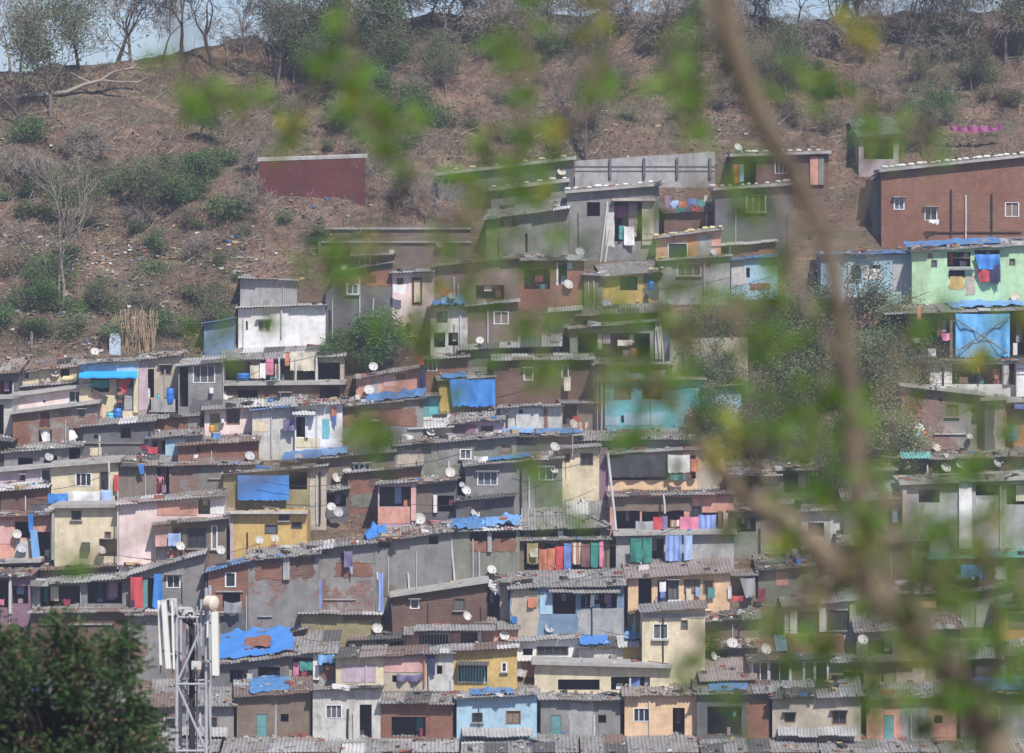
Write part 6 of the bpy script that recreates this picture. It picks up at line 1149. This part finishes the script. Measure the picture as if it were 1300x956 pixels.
# near dark bush (top of a tree on the lower ground), left
YB = 64.; zb_ = terr(PX(90, YB), YB); rt_ = empty('mango_tree', (PX(70, YB), YB, zb_), 'dark green tree with rusty blossom rising into the bottom left corner', 'tree'); rb_ = random.Random(5)
Bp = lambda x, y, d=0.: Vector((PX(x, YB) - rt_.location.x, d, PZ(y, YB) - zb_))
m = MB(); ctr = Bp(80, 960); m.tube([(0, 0, -.3), (.1, 0, ctr.z * .5), ctr], [.35, .28, .2], 10)
cl = []
for i in range(190):
    x = rb_.uniform(-70, 190); ytop = 788 + (0 if x < 60 else (x - 60) * .10) + 20 * math.sin(x * .06) ; y = rb_.uniform(ytop + 14, 1010)
    if x > 120 and y < 790: y = 800
    p = Bp(x, y, rb_.uniform(-1.1, 1.1)); cl.append(p); m.tube([ctr + Vector((rb_.uniform(-.1, .1), 0, rb_.uniform(-.6, 0))), (ctr + p) / 2 + Vector((0, 0, -.15)), p], [.035, .02, .008], 5, cap=False)
m.obj('trunk', BARKD, rt_)
l = MB()
for p in cl: leaves(l, rb_, [p + Vector((rb_.gauss(0, .1), rb_.gauss(0, .1), rb_.gauss(0, .1))) for _ in range(3)], 30, .10, .062, asp=.32)
l.obj('crown', LEAFB, rt_); l = MB()
for p in cl[::3]: leaves(l, rb_, [p + Vector((0, -.1, .15))], 22, .08, .022, asp=.5)
l.obj('blossom', BLOS, rt_)

# ------------------------------------------------------------------ foreground tree, out of focus
YN = 13.
ft = empty('foreground_tree', (PX(1290, YN), YN, terr(PX(1290, YN), YN)), 'blurred slender tree close to the camera with bare twigs and bright green leaves', 'tree'); o_ = ft.location.copy()
def np_(x, y, d=0.): Y = YN + d; return Vector((PX(x, Y), Y, PZ(y, Y))) - o_
rf = random.Random(11)
def limb(mb, pts, d0=0., d1=0., k=8):
    n = len(pts); mb.tube([np_(p[0], p[1], d0 + (d1 - d0) * i / (n - 1)) for i, p in enumerate(pts)], [p[2] * .41 * rf.uniform(.88, 1.14) * YN / F for p in pts], k, cap=False)
m = MB()
limb(m, [(1290, 2100, 110), (1310, 1400, 90), (1290, 1060, 76), (1255, 930, 64), (1205, 845, 56), (1150, 785, 50), (1100, 738, 46)])
m.obj('trunk', BARKF, ft, smooth=True); m = MB()
limb(m, [(1108, 748, 42), (1096, 680, 36), (1084, 590, 33), (1080, 500, 31), (1068, 400, 29), (1046, 300, 30), (1008, 225, 31), (962, 145, 32), (928, 50, 34), (908, -60, 32), (895, -200, 26)], 0, -.3)
limb(m, [(1112, 750, 46), (1062, 712, 44), (1005, 668, 42), (945, 628, 36), (905, 592, 28), (880, 552, 18), (850, 500, 8)], 0, .3)
limb(m, [(1010, 670, 20), (985, 640, 16), (960, 560, 10), (945, 480, 7), (930, 400, 5)], .2, .6)
limb(m, [(1075, 470, 16), (1040, 420, 12), (1012, 360, 10), (1000, 290, 7), (985, 240, 5)], 0, .4)
limb(m, [(1180, 815, 24), (1160, 740, 16), (1120, 640, 10), (1130, 560, 7), (1150, 470, 5)], 0, .5)
limb(m, [(1240, 900, 26), (1270, 820, 18), (1250, 720, 10), (1270, 620, 7), (1290, 540, 5)], 0, -.4)
limb(m, [(1084, 600, 12), (1120, 500, 8), (1160, 410, 5), (1175, 300, 4), (1180, 170, 3)], 0, .3)
limb(m, [(1060, 370, 12), (1095, 240, 8), (1105, 120, 6), (1100, 20, 4)], 0, .3)
limb(m, [(905, -80, 22), (800, -150, 18), (640, -175, 15), (430, -160, 11), (240, -130, 8)], -.3, .2)
limb(m, [(940, 90, 26), (900, 10, 20), (870, -60, 14)], -.1, .4)
SPR = [[(430, -150), (440, -20), (445, 90), (478, 170), (520, 215), (560, 300), (600, 350)], [(660, -170), (665, -40), (668, 90), (655, 215), (640, 320), (700, 400), (780, 460)], [(785, -140), (775, -20), (768, 70), (760, 130), (700, 185), (690, 260)], [(260, -130), (215, 0), (250, 110), (290, 140), (345, 180)], [(830, -120), (850, 20), (845, 110), (880, 240), (900, 340), (860, 430)], [(520, 215), (480, 320), (440, 360), (410, 340)], [(600, 350), (530, 430), (470, 545), (440, 570)]]
for sp_ in SPR: limb(m, [(x, y, max(3, 9 - i * 1.1)) for i, (x, y) in enumerate(sp_)], rf.uniform(-.4, .2), rf.uniform(-.1, .5), 6)
m.obj('branches', BARKF, ft, smooth=True)
BL = [(245,130,30,.5),(270,122,28,.5),(205,78,18,.3),(310,142,32,.5),(345,172,26,.5,1),(440,85,34,1.2),(452,132,26,.6),(488,180,36,1),(540,172,24,.5),(515,215,24,.4),(385,165,20,.3),(662,45,32,1.1),(668,100,22,.5),(655,160,20,.5),(650,215,34,.8),(700,175,26,.4,1),(768,38,26,.5,1),(772,100,26,.7),(760,130,18,.6),(835,115,24,.4),(862,112,22,.5),(885,30,30,.6),(905,160,26,.5),(945,215,32,.6),(960,265,32,.5),
(400,342,18,.8),(462,320,26,.6,1),(430,330,22,.5),(530,430,26,.7),(500,420,26,.4),(475,548,30,.8),(442,562,26,.5),(590,300,40,.35),(640,330,44,.4),(700,350,40,.4),(620,250,30,.4),(600,400,30,.3),(660,400,34,.3),(720,420,34,.5),(760,385,34,.5),(800,455,40,.6),(740,470,34,.5),(835,400,28,.5),(870,370,26,.5),(900,345,32,.6),(930,392,32,.7),(1000,335,26,.6),(985,240,22,.4),(850,480,34,.5),(790,540,26,.3),(700,640,34,.4),(665,580,26,.2),(930,548,26,.7,1),(885,510,30,.6),(960,425,36,.6),(1005,440,30,.6),(1050,500,26,1),(985,500,36,.5),(1020,560,30,.5),(1035,610,36,.5),
(1160,412,18,.8),(1100,155,26,.5),(1098,35,20,.9,1),(1052,90,16,.4),(1180,165,28,.6),(1050,130,24,.5),(1115,195,20,.6),(1010,100,22,.4),(1030,740,30,.8,1),(1000,700,30,.5),(970,650,28,.5),(1120,640,36,.5),(1180,640,32,.5),(1255,600,26,.4),(1290,560,30,.5),(1180,700,34,.5),(1240,690,32,.6,1),(1215,745,34,.6),(1275,790,40,.7),(1240,830,40,.6),(1290,730,30,.5),(1180,600,24,.3),(1130,700,30,.4),(1055,830,28,.4),(970,805,26,.4),(900,825,30,.4),(880,850,28,.4),(1150,845,34,.5),(1200,790,30,.5),(1300,860,40,.6),(1110,850,26,.4),(1230,500,20,.3),(820,560,22,.2),(870,430,30,.5),(1075,545,24,.4),(1060,860,30,.4),(1000,870,28,.3),(930,900,30,.4),(1100,920,34,.5),(1180,900,34,.5),(1010,620,30,.4),(90,700,20,.15),(300,440,24,.4),(270,430,20,.3),(110,730,18,.2)]
lg, ly, tg = MB(), MB(), MB(); segp = []
allp = [np_(x, y, rf.uniform(-.3, .3)) for sp_ in SPR + [[(1096, 680), (1084, 590), (1080, 500), (1068, 400), (1046, 300), (1008, 225), (962, 145), (928, 50)], [(1062, 712), (1005, 668), (945, 628), (900, 588), (850, 500), (930, 400), (1000, 290)], [(1160, 740), (1120, 640), (1150, 470), (1180, 170), (1105, 120), (1100, 20), (1250, 720), (1290, 540), (1270, 820), (1205, 845), (1255, 930)]] for x, y in sp_]
SUB = []
for b_ in BL:
    x, y, r, dn = b_[:4]; k = max(2, int(r / 7 * (.6 + dn * .5)))
    for _ in range(k): SUB.append((x + rf.gauss(0, r * .62), y + rf.gauss(0, r * .68), rf.uniform(9, 17), dn, len(b_) > 4))
for _ in range(75):
    x, y = (rf.uniform(420, 1000), rf.uniform(40, 600)) if rf.random() < .5 else (rf.uniform(960, 1310), rf.uniform(380, 900)); SUB.append((x, y, rf.uniform(8, 14), .5, rf.random() < .12))
for _ in range(48): SUB.append((rf.uniform(980, 1320), rf.gauss(760, 110), rf.uniform(10, 18), .8, rf.random() < .15))
for x, y, r, dn, yl_ in SUB:
    c = np_(x, y, rf.uniform(-.5, .5)); R3 = r * YN / F
    tgt = min(allp, key=lambda q: (q - c).length); mid = (c + tgt) / 2 + Vector((rf.uniform(-.05, .05), 0, rf.uniform(-.02, .08))); tg.tube([tgt, (tgt + mid) / 2 + Vector((rf.uniform(-.02, .02), 0, rf.uniform(-.02, .02))), mid, c], [.0045, .004, .003, .002], 4, cap=False)
    for _ in range(int(3 + 8 * dn)):
        p = c + Vector((rf.gauss(0, R3 * .8), rf.gauss(0, R3), rf.gauss(0, R3 * .8))); mm = ly if yl_ and rf.random() < .7 else lg
        a = Vector((rf.gauss(0, 1), rf.gauss(0, .6), rf.gauss(-.3, .8))).normalized(); q = a.cross(Vector((rf.gauss(0, .4), -1, rf.gauss(0, .5)))).normalized(); s_ = rf.uniform(.016, .030)
        nrm = a.cross(q) * s_ * .15; mm.quad(p - a * s_, p + q * s_ * .5 + nrm, p + a * s_, p - q * s_ * .5 + nrm)
        tg.tube([p, (p + c) / 2, c], .0012, 3, cap=False)
tg.obj('twigs', BARKF, ft, kind='stuff'); lg.obj('leaves', LEAFF, ft, kind='stuff'); ly.obj('yellow_leaves', LEAFFY, ft, kind='stuff')

# ------------------------------------------------------------------ air, light, camera
def haze():
    m = MB(); m.box(-1850, 1850, -450, 3050, -2, 72); me = m.mesh('haze', []); o = bpy.data.objects.new('haze', me); COL.objects.link(o)
    mat = bpy.data.materials.new('haze_air'); mat.use_nodes = True; nt = mat.node_tree; nt.nodes.clear(); out = nt.nodes.new('ShaderNodeOutputMaterial'); v = nt.nodes.new('ShaderNodeVolumePrincipled')
    v.inputs['Color'].default_value = (.74, .80, .98, 1); v.inputs['Density'].default_value = HAZE; v.inputs['Anisotropy'].default_value = .2
    nt.links.new(v.outputs[0], out.inputs['Volume']); me.materials.append(mat); o['kind'] = 'stuff'; o['label'] = 'thin bluish haze in the air over the valley'
HAZE = .00042
haze()
el, az = math.radians(50), math.radians(158)   # azimuth from +Y towards +X
w = bpy.data.worlds.new('World'); SC.world = w; w.use_nodes = True; nt = w.node_tree; bg = nt.nodes['Background']
sky = nt.nodes.new('ShaderNodeTexSky'); sky.sky_type = 'NISHITA'; sky.sun_disc = False; sky.sun_elevation = el; sky.sun_rotation = az; sky.air_density = 1.; sky.dust_density = 1.; sky.ozone_density = 4.
mx_ = mixc(nt, 1., sky.outputs[0], (.92, .88, .98), 'MULTIPLY'); nt.links.new(mx_, bg.inputs[0]); bg.inputs[1].default_value = .10
sd = Vector((math.sin(az) * math.cos(el), math.cos(az) * math.cos(el), math.sin(el)))
l_ = bpy.data.lights.new('sun', 'SUN'); l_.energy = 4.6; l_.angle = math.radians(.6); l_.color = (1, .95, .88); lo = bpy.data.objects.new('sun', l_); COL.objects.link(lo); lo.rotation_euler = (-sd).to_track_quat('-Z', 'Y').to_euler(); lo.location = (0, 0, 120)
cam = bpy.data.cameras.new('camera'); co = bpy.data.objects.new('camera', cam); COL.objects.link(co); co.location = (0, 0, ZC); co.rotation_euler = (pi / 2, 0, 0)
cam.lens = 36 * F / 1300; cam.sensor_width = 36; cam.clip_end = 8000; cam.clip_start = .5
cam.dof.use_dof = True; cam.dof.focus_distance = 258; cam.dof.aperture_fstop = (cam.lens / 1000) / .056
SC.camera = co
SC.view_settings.view_transform = 'Standard'; SC.view_settings.look = 'None'; SC.view_settings.gamma = 1; SC.view_settings.exposure = .48
SC.cycles.use_denoising = True; SC.cycles.max_bounces = 6; SC.cycles.volume_bounces = 0; SC.cycles.diffuse_bounces = 3; SC.cycles.transparent_max_bounces = 4
print('objects', len(SC.objects))
